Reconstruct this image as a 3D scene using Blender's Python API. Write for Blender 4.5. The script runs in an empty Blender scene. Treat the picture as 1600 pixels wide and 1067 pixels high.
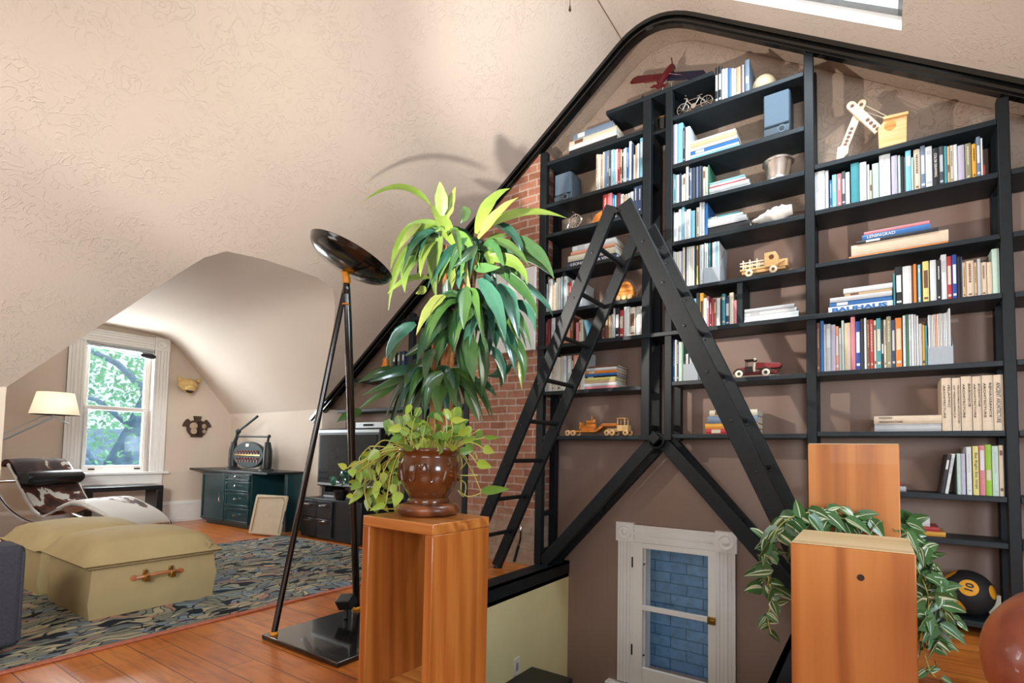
import bpy, math, random
from mathutils import Vector, Matrix
PI = math.pi
V = Vector
rnd = random.Random(7)
scene = bpy.context.scene
COL = scene.collection

# ---------------------------------------------------------------- camera
YAW, PITCH, ROLL, FPX, CX, CY = 0.575137, 0.049617, -0.016145, 805.634, 844.504, 665.033
EYE = V((0, 0, 1.0))
_f = V((-math.sin(YAW) * math.cos(PITCH), math.cos(YAW) * math.cos(PITCH), math.sin(PITCH)))
_r = V((math.cos(YAW), math.sin(YAW), 0))
_d = _f.cross(_r)
RIGHT = math.cos(ROLL) * _r + math.sin(ROLL) * _d
DOWN = -math.sin(ROLL) * _r + math.cos(ROLL) * _d
FWD = _f
cam_data = bpy.data.cameras.new('camera')
cam = bpy.data.objects.new('camera', cam_data)
COL.objects.link(cam)
cam.matrix_world = Matrix(((RIGHT.x, -DOWN.x, -FWD.x, EYE.x), (RIGHT.y, -DOWN.y, -FWD.y, EYE.y),
                           (RIGHT.z, -DOWN.z, -FWD.z, EYE.z), (0, 0, 0, 1)))
cam_data.sensor_fit = 'HORIZONTAL'
cam_data.sensor_width = 36
cam_data.lens = FPX / 1600 * 36
cam_data.shift_x = (800 - CX) / 1600
cam_data.shift_y = (CY - 533.5) / 1600
cam_data.clip_start = 0.02
scene.camera = cam

# ---------------------------------------------------------------- world, lights, exposure
scene.view_settings.view_transform = 'Standard'
scene.view_settings.look = 'None'
scene.view_settings.gamma = 1
scene.view_settings.use_curve_mapping = False
scene.view_settings.exposure = 0.1
world = bpy.data.worlds.new('sky')
scene.world = world
world.use_nodes = True
_bg = world.node_tree.nodes['Background']
_bg.inputs['Color'].default_value = (0.72, 0.87, 1.0, 1)
_bg.inputs['Strength'].default_value = 1.25

def area(name, loc, target, sx, sy, power, color, spread=180):
    d = bpy.data.lights.new(name, 'AREA')
    d.shape = 'RECTANGLE'; d.size = sx; d.size_y = sy; d.energy = power; d.color = color; d.spread = math.radians(spread)
    o = bpy.data.objects.new(name, d); COL.objects.link(o)
    o.location = loc
    o.rotation_euler = (V(target) - V(loc)).to_track_quat('-Z', 'Y').to_euler()
    return o
area('left_rear_fill', (-3.6, -2.6, 1.2), (-4.2, 1.5, 2.1), 1.8, 1.3, 28, (1.0, 0.97, 0.93))  # unseen fill added to lift the left ceiling slope
area('dormer_fill', (-0.9, -1.3, 2.1), (-7.4, 2.4, 1.1), .8, .5, 22, (1.0, 0.96, 0.91), 60)  # unseen fill added to brighten the dormer window wall
# general fill, then assumed cool light from the right, then daylight from the skylight and the dormer window
area('rear_fill', (0.6, -2.6, 1.7), (-1.6, 3.5, 1.8), 2.4, 1.6, 88, (0.97, 0.98, 1.0))  # unseen fill behind the camera, no window stands there
area('assumed_right_fill', (2.5, 0.9, 1.25), (-1.5, 3.2, 1.6), 1.6, 0.9, 85, (0.70, 0.87, 1.0))  # unseen cool light, assumed to come from the right; that wall is solid
area('skylight_daylight', (-0.22, 2.95, 4.25), (-0.8, 2.6, 0.0), 0.9, 0.8, 80, (0.80, 0.92, 1.0))
area('dormer_daylight', (-7.95, 2.45, 1.5), (-5.0, 2.3, 0.8), 0.65, 1.4, 80, (0.88, 0.96, 1.0))
area('stair_fill', (-1.0, 1.0, -0.55), (-1.4, 4.1, -0.5), 1.0, 0.8, 42, (0.90, 0.94, 1.0))  # unseen light below the floor, aimed at the stair window wall
sun_d = bpy.data.lights.new('sun', 'SUN'); sun_d.energy = 3.2; sun_d.angle = 0.02; sun_d.color = (1.0, 0.97, 0.9)
sun = bpy.data.objects.new('sun', sun_d); COL.objects.link(sun)
sun.rotation_euler = V((-0.30, -0.72, -0.75)).to_track_quat('-Z', 'Y').to_euler()

# ---------------------------------------------------------------- helpers
def ray(x, y):
    return RIGHT * ((x - CX) / FPX) + DOWN * ((y - CY) / FPX) + FWD
def onY(x, y, v):
    d = ray(x, y); return EYE + d * ((v - EYE.y) / d.y)
def onX(x, y, v):
    d = ray(x, y); return EYE + d * ((v - EYE.x) / d.x)
def at(x, y, depth):
    return EYE + ray(x, y) * depth
def lerp(a, b, t): return a + (b - a) * t

WL = {}
class MB:
    def __init__(s): s.v = []; s.f = []; s.m = []; s.cur = 0; s.T = None
    def pt(s, p):
        p = V(p)
        s.v.append(s.T @ p if s.T else p); return len(s.v) - 1
    def face(s, idx): s.f.append(tuple(idx)); s.m.append(s.cur)
    def poly(s, pts): s.face([s.pt(p) for p in pts])
    def box(s, a, b):
        x0, y0, z0 = a; x1, y1, z1 = b
        i = [s.pt(p) for p in ((x0,y0,z0),(x1,y0,z0),(x1,y1,z0),(x0,y1,z0),(x0,y0,z1),(x1,y0,z1),(x1,y1,z1),(x0,y1,z1))]
        for q in ((0,3,2,1),(4,5,6,7),(0,1,5,4),(1,2,6,5),(2,3,7,6),(3,0,4,7)): s.face([i[k] for k in q])
        return s
    def prism(s, pts, vec):
        pts = [V(p) for p in pts]; vec = V(vec); n = len(pts)
        a = [s.pt(p) for p in pts]; b = [s.pt(p + vec) for p in pts]
        s.face(a[::-1]); s.face(b)
        for k in range(n): s.face((a[k], a[(k+1) % n], b[(k+1) % n], b[k]))
        return s
    def beam(s, a, b, w, h, up=(0, 0, 1)):
        a = V(a); b = V(b); t = (b - a).normalized(); u = V(up)
        sd = t.cross(u).normalized(); u = sd.cross(t).normalized()
        q = [a + sd*w/2 + u*h/2, a - sd*w/2 + u*h/2, a - sd*w/2 - u*h/2, a + sd*w/2 - u*h/2]
        return s.prism(q, b - a)
    def tube(s, pts, r, n=8, cap=True, closed=False):
        pts = [V(p) for p in pts]; N = len(pts)
        rs = r if isinstance(r, (list, tuple)) else [r] * N
        rings = []; prev = None
        for k, p in enumerate(pts):
            a = pts[k-1] if (k > 0 or closed) else p; b = pts[(k+1) % N] if (k < N-1 or closed) else p
            t = (b - a); t = t.normalized() if t.length > 1e-9 else V((0,0,1))
            if prev is None:
                prev = t.orthogonal().normalized()
            prev = (prev - t * prev.dot(t)); prev = prev.normalized() if prev.length > 1e-6 else t.orthogonal().normalized()
            q = t.cross(prev)
            rings.append([s.pt(p + (prev * math.cos(2*PI*j/n) + q * math.sin(2*PI*j/n)) * rs[k]) for j in range(n)])
        for k in range(N if closed else N - 1):
            A = rings[k]; B = rings[(k+1) % N]
            for j in range(n): s.face((A[j], A[(j+1) % n], B[(j+1) % n], B[j]))
        if cap and not closed: s.face(rings[0][::-1]); s.face(rings[-1])
        return s
    def lathe(s, prof, c=(0,0,0), n=28, axis=None):
        c = V(c); q = V(axis).normalized().to_track_quat('Z', 'Y') if axis else None
        rings = []
        for r, z in prof:
            ring = []
            for j in range(n):
                p = V((r*math.cos(2*PI*j/n), r*math.sin(2*PI*j/n), z))
                if q: p = q @ p
                ring.append(s.pt(c + p))
            rings.append(ring)
        for A, B in zip(rings, rings[1:]):
            for j in range(n): s.face((A[j], A[(j+1) % n], B[(j+1) % n], B[j]))
        s.face(rings[0][::-1]); s.face(rings[-1])
        return s
    def cyl(s, a, b, r, n=16): return s.tube([a, b], r, n)
    def ball(s, c, r, n=16, m=10, sc=(1,1,1)):
        c = V(c); prof = []
        rings = []
        for i in range(1, m):
            t = PI * i / m
            rings.append([s.pt(c + V((r*sc[0]*math.sin(t)*math.cos(2*PI*j/n), r*sc[1]*math.sin(t)*math.sin(2*PI*j/n), -r*sc[2]*math.cos(t)))) for j in range(n)])
        for A, B in zip(rings, rings[1:]):
            for j in range(n): s.face((A[j], A[(j+1) % n], B[(j+1) % n], B[j]))
        lo = s.pt(c - V((0,0,r*sc[2]))); hi = s.pt(c + V((0,0,r*sc[2])))
        for j in range(n):
            s.face((lo, rings[0][(j+1) % n], rings[0][j])); s.face((hi, rings[-1][j], rings[-1][(j+1) % n]))
        return s
    def build(s, name, mats, parent=None, smooth=True, bevel=0, seg=2, sub=0, ang=38, origin=None):
        mats = mats if isinstance(mats, (list, tuple)) else [mats]
        if parent is not None: org = WL[parent]
        elif origin is not None: org = V(origin)
        else:
            xs = [p.x for p in s.v]; ys = [p.y for p in s.v]; zs = [p.z for p in s.v]
            org = V(((min(xs)+max(xs))/2, (min(ys)+max(ys))/2, min(zs)))
        me = bpy.data.meshes.new(name)
        me.from_pydata([p - org for p in s.v], [], s.f)
        for m in mats: me.materials.append(m)
        if len(mats) > 1: me.polygons.foreach_set('material_index', [min(k, len(mats)-1) for k in s.m])
        if smooth:
            me.polygons.foreach_set('use_smooth', [True] * len(me.polygons))
            if not sub: me.set_sharp_from_angle(angle=math.radians(ang))
        me.update()
        o = bpy.data.objects.new(name, me); COL.objects.link(o)
        if parent is not None: o.parent = parent
        else: o.location = org
        WL[o] = org.copy()
        if bevel:
            b = o.modifiers.new('bevel', 'BEVEL'); b.width = bevel; b.segments = seg; b.limit_method = 'ANGLE'; b.angle_limit = math.radians(40)
        if sub:
            b = o.modifiers.new('sub', 'SUBSURF'); b.levels = sub; b.render_levels = sub
        return o

def tag(o, label, cat, group=None, kind=None):
    o['label'] = label; o['category'] = cat
    if group: o['group'] = group
    if kind: o['kind'] = kind
    return o
def thing(name, label, cat, loc, group=None):
    o = bpy.data.objects.new(name, None); COL.objects.link(o)
    o.empty_display_size = 0.1; o.location = loc; WL[o] = V(loc)
    return tag(o, label, cat, group)
def struct(name, mb, m, **k):
    o = mb.build(name, m, **k); o['kind'] = 'structure'; return o
def text_mesh(name, body, size, mat, parent, right, up, pos, align='LEFT', ex=0.0006, space=1.0, sx=1.0, bold=0.0):
    """raised lettering: right/up are world directions, pos the baseline start"""
    cu = bpy.data.curves.new(name, 'FONT'); cu.body = body; cu.size = size; cu.extrude = ex
    cu.align_x = align; cu.space_line = space; cu.offset = bold; cu.resolution_u = 2
    tmp = bpy.data.objects.new('tmp', cu); COL.objects.link(tmp)
    bpy.context.view_layer.update()
    me = bpy.data.meshes.new_from_object(tmp.evaluated_get(bpy.context.evaluated_depsgraph_get()))
    bpy.data.objects.remove(tmp)
    R = V(right).normalized(); U = V(up).normalized(); N = R.cross(U); pos = V(pos); org = WL[parent]
    for v in me.vertices:
        p = v.co.copy(); v.co = pos + R * p.x * sx + U * p.y + N * p.z - org
    me.materials.clear(); me.materials.append(mat); me.name = name
    o = bpy.data.objects.new(name, me); COL.objects.link(o); o.parent = parent; WL[o] = org
    return o
# ---------------------------------------------------------------- materials
def srgb(h):
    c = [int(h[i:i+2], 16) / 255 for i in (0, 2, 4)]
    return tuple(x / 12.92 if x <= 0.04045 else ((x + 0.055) / 1.055) ** 2.4 for x in c) + (1,)
class NT:
    def __init__(s, name):
        s.mat = bpy.data.materials.new(name); s.mat.use_nodes = True
        s.t = s.mat.node_tree; s.b = s.t.nodes['Principled BSDF']
    def n(s, typ, **k):
        o = s.t.nodes.new(typ)
        for a, v in k.items(): setattr(o, a, v)
        return o
    def l(s, a, b): s.t.links.new(a, b)
    def coord(s, scale=(1,1,1), kind='Object', rot=(0,0,0), loc=(0,0,0)):
        c = s.n('ShaderNodeTexCoord'); m = s.n('ShaderNodeMapping')
        m.inputs['Scale'].default_value = scale; m.inputs['Rotation'].default_value = rot; m.inputs['Location'].default_value = loc
        s.l(c.outputs[kind], m.inputs[0]); return m.outputs[0]
    def noise(s, vec, scale=5, detail=4, rough=.55, dist=0):
        o = s.n('ShaderNodeTexNoise'); o.inputs['Scale'].default_value = scale; o.inputs['Detail'].default_value = detail
        o.inputs['Roughness'].default_value = rough; o.inputs['Distortion'].default_value = dist
        s.l(vec, o.inputs['Vector']); return o.outputs['Fac']
    def ramp(s, fac, stops, interp='LINEAR'):
        o = s.n('ShaderNodeValToRGB'); o.color_ramp.interpolation = interp
        e = o.color_ramp.elements
        while len(e) < len(stops): e.new(0.5)
        for k, (p, c) in enumerate(stops): e[k].position = p; e[k].color = c if len(c) == 4 else tuple(c) + (1,)
        s.l(fac, o.inputs[0]); return o.outputs[0]
    def mix(s, fac, a, b, mode='MIX'):
        o = s.n('ShaderNodeMix', data_type='RGBA', blend_type=mode)
        for i, v in ((0, fac), (6, a), (7, b)):
            if hasattr(v, 'is_output'): s.l(v, o.inputs[i])
            else: o.inputs[i].default_value = v
        return o.outputs[2]
    def bump(s, h, strength=.3, dist=.01):
        o = s.n('ShaderNodeBump'); o.inputs['Strength'].default_value = strength; o.inputs['Distance'].default_value = dist
        s.l(h, o.inputs['Height']); s.l(o.outputs[0], s.b.inputs['Normal'])
    def col(s, c):
        if hasattr(c, 'is_output'): s.l(c, s.b.inputs['Base Color'])
        else: s.b.inputs['Base Color'].default_value = c
    def set(s, rough=.5, metal=0, spec=.5, coat=0):
        s.b.inputs['Roughness'].default_value = rough; s.b.inputs['Metallic'].default_value = metal
        s.b.inputs['Specular IOR Level'].default_value = spec; s.b.inputs['Coat Weight'].default_value = coat
        return s.mat
def plain(name, h, rough=.5, metal=0, spec=.5, coat=0, var=.08, scale=14, bump=0, bscale=60):
    t = NT(name); c = srgb(h); v = t.coord()
    n = t.noise(v, scale, 3)
    lo = tuple(x * (1 - var) for x in c[:3]); hi = tuple(min(1, x * (1 + var)) for x in c[:3])
    t.col(t.ramp(n, [(0.3, lo), (0.7, hi)]))
    if bump: t.bump(t.noise(v, bscale, 4), bump, .004)
    return t.set(rough, metal, spec, coat)
def wood(name, light, mid, dark, axis='z', rough=.35, ring=9, coat=.1, scale=1.0):
    t = NT(name); s = {'x': (.3, 7, 7), 'y': (7, .3, 7), 'z': (7, 7, .3)}[axis]
    v = t.coord(tuple(k * scale for k in s))
    n = t.noise(v, 1.6, 5, .6, 1.2)
    w = t.n('ShaderNodeTexWave'); w.wave_type = 'BANDS'; w.bands_direction = 'DIAGONAL'
    w.inputs['Scale'].default_value = ring * .18; w.inputs['Distortion'].default_value = 7; w.inputs['Detail'].default_value = 3
    w.inputs['Detail Scale'].default_value = 1.4
    t.l(v, w.inputs['Vector'])
    f = t.n('ShaderNodeMath', operation='MULTIPLY_ADD'); f.inputs[1].default_value = .35
    t.l(w.outputs['Fac'], f.inputs[0])
    g = t.n('ShaderNodeMath', operation='MULTIPLY'); g.inputs[1].default_value = .75
    t.l(n, g.inputs[0]); t.l(g.outputs[0], f.inputs[2])
    t.col(t.ramp(f.outputs[0], [(.28, srgb(dark)), (.5, srgb(mid)), (.75, srgb(light))]))
    return t.set(rough, 0, .5, coat)

def stucco_mat(name, h, strength=.5):
    t = NT(name); v = t.coord()
    a = t.noise(v, 10, 2, .5, 1.6)
    band = t.ramp(a, [(.47, (0,0,0)), (.5, (1,1,1)), (.52, (0,0,0))])
    k = t.ramp(t.noise(v, 3.2, 2), [(.36, (.1,.1,.1)), (.56, (1,1,1))])
    b = t.noise(v, 55, 4)
    m = t.mix(.3, t.mix(1.0, band, k, 'MULTIPLY'), b)
    t.bump(m, strength, .010)
    c = srgb(h); n = t.noise(v, 1.2, 2)
    t.col(t.ramp(n, [(.3, tuple(x*.96 for x in c[:3])), (.7, c)]))
    return t.set(.75, 0, .3)
M = {}
M['ceiling'] = stucco_mat('stucco_ceiling', 'd4c7ba', .46)
M['lit_mauve_stucco'] = stucco_mat('lit_mauve_stucco', 'a69383', .6)  # wall mauve made lighter to carry the stronger light up high
M['dormer'] = plain('dormer_plaster', 'd9cbbd', .8, spec=.25, var=.02, scale=2, bump=.06, bscale=90)
M['wall_cream'] = plain('cream_wall_paint', 'd6c8b8', .75, spec=.3, var=.02, scale=2, bump=.05, bscale=120)
M['mauve'] = plain('mauve_wall_paint', '927b6f', .65, spec=.35, var=.04, scale=1.5, bump=.08, bscale=40)
M['yellow_wall'] = plain('yellow_wall_paint', 'f3eab4', .6, spec=.3, var=.04, scale=3)
M['white_paint'] = plain('white_gloss_paint', 'f0efec', .35, var=.015)
M['black_wood'] = plain('black_stained_wood', '10171b', .55, spec=.35, var=.2, scale=30)
M['shelf_black'] = plain('black_shelf_paint', '141f25', .5, spec=.4, var=.15, scale=25)
M['black_gloss'] = plain('black_lacquer', '0a0b0b', .16, spec=.6, coat=.5, var=.05)
M['black_satin'] = plain('black_satin', '131516', .4, var=.1)
M['yellow_plastic'] = plain('amber_plastic', 'd98a13', .35, var=.05)
M['chrome'] = plain('chrome', 'd8dadb', .12, metal=1, var=.02)
M['brass'] = plain('brass', 'b9924c', .28, metal=1, var=.05)
M['bronze'] = plain('dark_brass', '4b3a22', .35, metal=1, var=.05)
M['cabinet'] = plain('dark_teal_cabinet', '16363a', .3, var=.05, coat=.2)
M['desk_black'] = plain('black_desk', '14181b', .35, var=.1)
M['ottoman'] = plain('khaki_upholstery', 'a5946c', .85, spec=.2, var=.06, scale=6, bump=.25, bscale=220)
M['leather_tan'] = plain('tan_leather', 'a4683f', .4, var=.1, bump=.15, bscale=90)
M['black_leather'] = plain('black_leather', '15191c', .32, var=.1, bump=.12, bscale=120)
M['brown_leather'] = plain('brown_leather', '96503a', .3, var=.18, scale=9, bump=.2, bscale=60, coat=.2)
M['grey_fabric'] = plain('charcoal_fabric', '3d3f48', .9, spec=.2, var=.15, scale=120, bump=.35, bscale=260)
M['canvas'] = plain('beige_canvas', 'b5a78f', .85, spec=.2, var=.05, scale=20, bump=.2, bscale=200)
M['tan_strap'] = plain('brown_cord', '7d5a3d', .7)
M['shade'] = plain('linen_shade', 'efe6d4', .9, spec=.1, var=.06, scale=150)
def _translucent(m, f, col):
    nt = m.node_tree; b = nt.nodes['Principled BSDF']; tl = nt.nodes.new('ShaderNodeBsdfTranslucent'); tl.inputs[0].default_value = col
    mx = nt.nodes.new('ShaderNodeMixShader'); mx.inputs[0].default_value = f
    nt.links.new(b.outputs[0], mx.inputs[1]); nt.links.new(tl.outputs[0], mx.inputs[2]); nt.links.new(mx.outputs[0], nt.nodes['Material Output'].inputs[0])
_translucent(M['shade'], .4, (.95, .91, .84, 1))
M['silver'] = plain('silver_plastic', 'b8bdc0', .35, metal=.4, var=.03)
M['screen'] = plain('tv_screen', '2c3336', .08, spec=.7, var=.03)
M['spk_grille'] = plain('speaker_grille', '5d6f7f', .8, spec=.2, var=.06, scale=200)
M['spk_body'] = plain('speaker_body', '3b4a55', .45, var=.05)
M['toy_wood'] = wood('toy_maple', 'e6bd84', 'e2b67a', 'd9aa6a', 'x', .4, 6, .05, 3.0)
M['toy_pale'] = wood('toy_birch', 'f1dfc2', 'ead5b2', 'dfc59c', 'x', .45, 6, 0, 2.0)
M['toy_amber'] = wood('toy_amber_wood', 'e79a46', 'd47f2a', 'a95a18', 'x', .4, 6, .05, 2.0)
M['toy_brown'] = plain('toy_walnut', '6b3d1d', .45)
M['toy_red'] = plain('red_toy_enamel', '7e2023', .35, var=.12, scale=40, coat=.2)
M['toy_dark'] = plain('dark_toy_iron', '2d1b18', .5)
M['plane_red'] = plain('dark_red_enamel', '5a0f16', .35, var=.06, coat=.2)
M['plane_navy'] = plain('navy_enamel', '1a1b30', .35, var=.06)
M['figure_white'] = plain('cream_enamel', 'e6dcc4', .45)
M['shell'] = plain('pale_shell', 'e3dfd4', .5, var=.12, scale=25, bump=.6, bscale=22)
M['hammered'] = plain('hammered_silver', 'e2ddd8', .32, metal=1, var=.05, bump=.35, bscale=30)
M['ball_black'] = plain('black_rubber', '1b1b1b', .7, bump=.3, bscale=200)
M['ball_yellow'] = plain('yellow_rubber', 'e09a1b', .6, var=.06, bump=.3, bscale=150)
M['cream_ceramic'] = plain('cream_ceramic', 'e6cfa8', .5)
M['orange_wood'] = plain('orange_turned_wood', 'c8772c', .4, var=.12)
M['tusk'] = plain('tan_fur', 'c9aa6d', .8, var=.15, scale=18, bump=.3, bscale=60)
M['mask_brown'] = plain('dark_carved_wood', '4a3526', .6, var=.2, scale=30)
M['mask_pale'] = plain('pale_painted_wood', 'b6a48c', .7, var=.2, scale=40)
M['iron_green'] = plain('dark_green_iron', '1c3030', .65, var=.15, scale=40)
M['iron_black'] = plain('black_iron', '131414', .45, var=.2)
M['pink_red'] = plain('dull_red_key', '7b4a44', .5)
M['soil'] = plain('potting_soil', '3a2a1e', .95, var=.3, scale=60)
M['stem'] = plain('yellow_green_vine', 'b9b45a', .55, var=.15)
M['cane'] = plain('brown_cane', 'a26e3c', .7, var=.25, scale=30, bump=.3, bscale=50)
M['lime'] = plain('lime_leaf', '86a344', .35, var=.2, scale=5)
M['green'] = plain('green_leaf', '4a7840', .26, var=.22, scale=4, coat=.25)
M['deep'] = plain('deep_green_leaf', '2f5c46', .22, var=.2, scale=4, coat=.35)
def leafmat(name, cols, rough, coat):
    t = NT(name); g = t.n('ShaderNodeNewGeometry'); k = len(cols)
    c = t.ramp(g.outputs['Random Per Island'], [(i / (k - 1), srgb(h)) for i, h in enumerate(cols)])
    n = t.noise(t.coord(), 12, 3)
    t.col(t.mix(.5, c, t.ramp(n, [(.35, (.75, .78, .75)), (.65, (1.1, 1.1, 1.05))]), 'MULTIPLY'))
    return t.set(rough, 0, .5, coat)
M['lime'] = leafmat('lime_leaf_mix', ['6c8a36', '8ba046', '5f8038', '9ca65a', '76923c'], .34, .15)
M['green'] = leafmat('green_leaf_mix', ['30582f', '476c33', '284d3b', '597c3a', '35603e'], .28, .3)
M['deep'] = leafmat('deep_leaf_mix', ['2f5c4c', '3b6e5e', '2a5440', '46786a'], .26, .45)
M['pothos'] = leafmat('pothos_leaf_mix', ['7ba038', 'a0bb42', 'b3c653', '62913f', '8db043', '528246'], .35, .15)
M['phil_green'] = plain('dark_philodendron_leaf', '3f6a3a', .32, var=.2, scale=10, coat=.15)
M['phil_cream'] = plain('cream_leaf_variegation', 'cdd2b2', .38, var=.06)
M['saucer'] = wood('walnut_saucer', '8a5230', '6d3d22', '4d2815', 'x', .35, 5, .2)
M['pot_glaze'] = plain('amber_brown_glaze', '5e3316', .16, var=.45, scale=7, coat=.5)
M['leather_handle'] = M['leather_tan']
M['outdoor_bark'] = plain('grey_blue_bark', '6f8aa3', .85, var=.3, scale=8, bump=.4, bscale=14)
M['tree_leaf'] = plain('sunlit_tree_leaf', '86c9a6', .6, var=.5, scale=1.5)
_translucent(M['tree_leaf'], .5, (.36, .68, .34, 1))
M['house'] = plain('pale_house_siding', 'b9d8ee', .8)
M['paper'] = plain('paper_pages', 'e4dcc9', .85, var=.05, scale=200)
M['grey_card'] = plain('speckled_grey_card', 'a3acb3', .85, var=.1, scale=260)
M['ink'] = plain('black_ink', '2b2522', .7)
M['white_ink'] = plain('white_ink', 'ece9e2', .7)
M['red_ink'] = plain('red_ink', 'c2332e', .6)
M['painting'] = plain('white_canvas', 'e9e9e6', .8, var=.03)
M['amber_wood_v'] = wood('amber_cherry_vertical', 'b87336', 'aa6429', '9a5722', 'z', .3, 5, .2, 1.3)
M['amber_wood_y'] = wood('amber_cherry_top', 'c68344', 'b47032', '9c5a28', 'x', .3, 5, .2, 1.3)
M['pine_v'] = wood('orange_pine_vertical', 'c98340', 'bb722f', '9f5a22', 'z', .42, 3, .1, .9)
M['pine_top'] = wood('pale_pine_top', 'dcc59c', 'd4b98c', 'c7a878', 'x', .5, 4, .05, .5)

def glass_mat():
    t = NT('window_glass'); n = t.t.nodes; n.remove(t.b)
    tr = t.n('ShaderNodeBsdfTransparent'); gl = t.n('ShaderNodeBsdfGlossy'); gl.inputs['Roughness'].default_value = .02
    mx = t.n('ShaderNodeMixShader'); mx.inputs[0].default_value = .06
    t.l(tr.outputs[0], mx.inputs[1]); t.l(gl.outputs[0], mx.inputs[2])
    t.l(mx.outputs[0], n['Material Output'].inputs[0]); return t.mat
M['glass'] = glass_mat()

def floor_mat():
    t = NT('pine_floor_planks'); v = t.coord()
    br = t.n('ShaderNodeTexBrick'); t.l(v, br.inputs['Vector'])
    br.inputs['Scale'].default_value = 1; br.inputs['Brick Width'].default_value = 1.35; br.inputs['Row Height'].default_value = .135
    br.inputs['Mortar Size'].default_value = .0022; br.inputs['Mortar Smooth'].default_value = .1; br.inputs['Bias'].default_value = 0
    br.offset = .37; br.offset_frequency = 2
    br.inputs['Color1'].default_value = srgb('cf7c33'); br.inputs['Color2'].default_value = srgb('b86629'); br.inputs['Mortar'].default_value = srgb('3d1d0c')
    vs = t.coord((1.2, 14, 1)); n = t.noise(vs, 2.2, 6, .62, .8)
    g = t.ramp(n, [(.3, (.55, .5, .45)), (.52, (1, 1, 1)), (.8, (1.12, 1.12, 1.05))])
    vb = t.coord((3, 3, 1)); nb = t.noise(vb, 2.0, 3, .5)
    k = t.ramp(nb, [(.36, (.74, .60, .50)), (.5, (1, 1, 1))])
    t.col(t.mix(.6, t.mix(.9, br.outputs['Color'], g, 'MULTIPLY'), k, 'MULTIPLY'))
    t.bump(br.outputs['Fac'], -.25, .004)
    return t.set(.28, 0, .5, .12)
M['floor'] = floor_mat()

def brick_mat(name, c1, c2, mortar, low=None, w=.195, h=.071, ms=.007, axis='xz', rough=.85):
    t = NT(name); c = t.n('ShaderNodeTexCoord'); sp = t.n('ShaderNodeSeparateXYZ'); cb = t.n('ShaderNodeCombineXYZ')
    g = t.n('ShaderNodeNewGeometry'); t.l(g.outputs['Position'], sp.inputs[0])
    ad = t.n('ShaderNodeMath', operation='ADD'); t.l(sp.outputs[0], ad.inputs[0]); t.l(sp.outputs[1], ad.inputs[1])
    t.l(ad.outputs[0], cb.inputs[0]); t.l(sp.outputs[2], cb.inputs[1])
    nz = t.n('ShaderNodeTexNoise'); nz.inputs['Scale'].default_value = 6; t.l(cb.outputs[0], nz.inputs['Vector'])
    vm = t.n('ShaderNodeVectorMath', operation='MULTIPLY_ADD'); vm.inputs[1].default_value = (.018, .018, 0)
    t.l(nz.outputs['Color'], vm.inputs[0]); t.l(cb.outputs[0], vm.inputs[2])
    br = t.n('ShaderNodeTexBrick'); t.l(vm.outputs[0], br.inputs['Vector'])
    br.inputs['Scale'].default_value = 1; br.inputs['Brick Width'].default_value = w; br.inputs['Row Height'].default_value = h
    br.inputs['Mortar Size'].default_value = ms; br.inputs['Mortar Smooth'].default_value = .2; br.inputs['Bias'].default_value = 0
    br.inputs['Color1'].default_value = srgb(c1); br.inputs['Color2'].default_value = srgb(c2); br.inputs['Mortar'].default_value = srgb(mortar)
    n = t.noise(cb.outputs[0], 14, 5, .65)
    col = t.mix(.55, br.outputs['Color'], t.ramp(n, [(.3, (.55, .5, .48)), (.55, (1, 1, 1)), (.8, (1.15, 1.12, 1.1))]), 'MULTIPLY')
    if low:
        nn = t.n('ShaderNodeMath', operation='MULTIPLY_ADD'); nn.inputs[1].default_value = .35
        t.l(t.noise(cb.outputs[0], 3, 3), nn.inputs[0]); t.l(sp.outputs[2], nn.inputs[2])
        f = t.ramp(nn.outputs[0], [(.48, (1, 1, 1)), (.66, (0, 0, 0))])
        b2 = t.mix(.7, srgb(low), t.ramp(n, [(.3, (.55, .5, .45)), (.7, (1, 1, 1))]), 'MULTIPLY')
        b2 = t.mix(.55, b2, t.mix(br.outputs['Fac'], (1,1,1,1), (.5,.48,.45,1)), 'MULTIPLY')
        fm = t.n('ShaderNodeMath', operation='MULTIPLY'); fm.inputs[1].default_value = .8; t.l(f, fm.inputs[0])
        col = t.mix(fm.outputs[0], col, b2)
    t.col(col)
    mx = t.mix(.35, br.outputs['Fac'], n)
    t.bump(mx, -.7, .012)
    return t.set(rough, 0, .25)
M['brick'] = brick_mat('red_brick', 'b57f69', '9a6650', 'b9a999', low='b9aa96')
M['blue_brick'] = brick_mat('pale_blue_brick', '98c8f2', '84b6e4', '5686b0', w=.30, h=.098, ms=.005, rough=.6)  # pale blue tones for bricks and mortar

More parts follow.
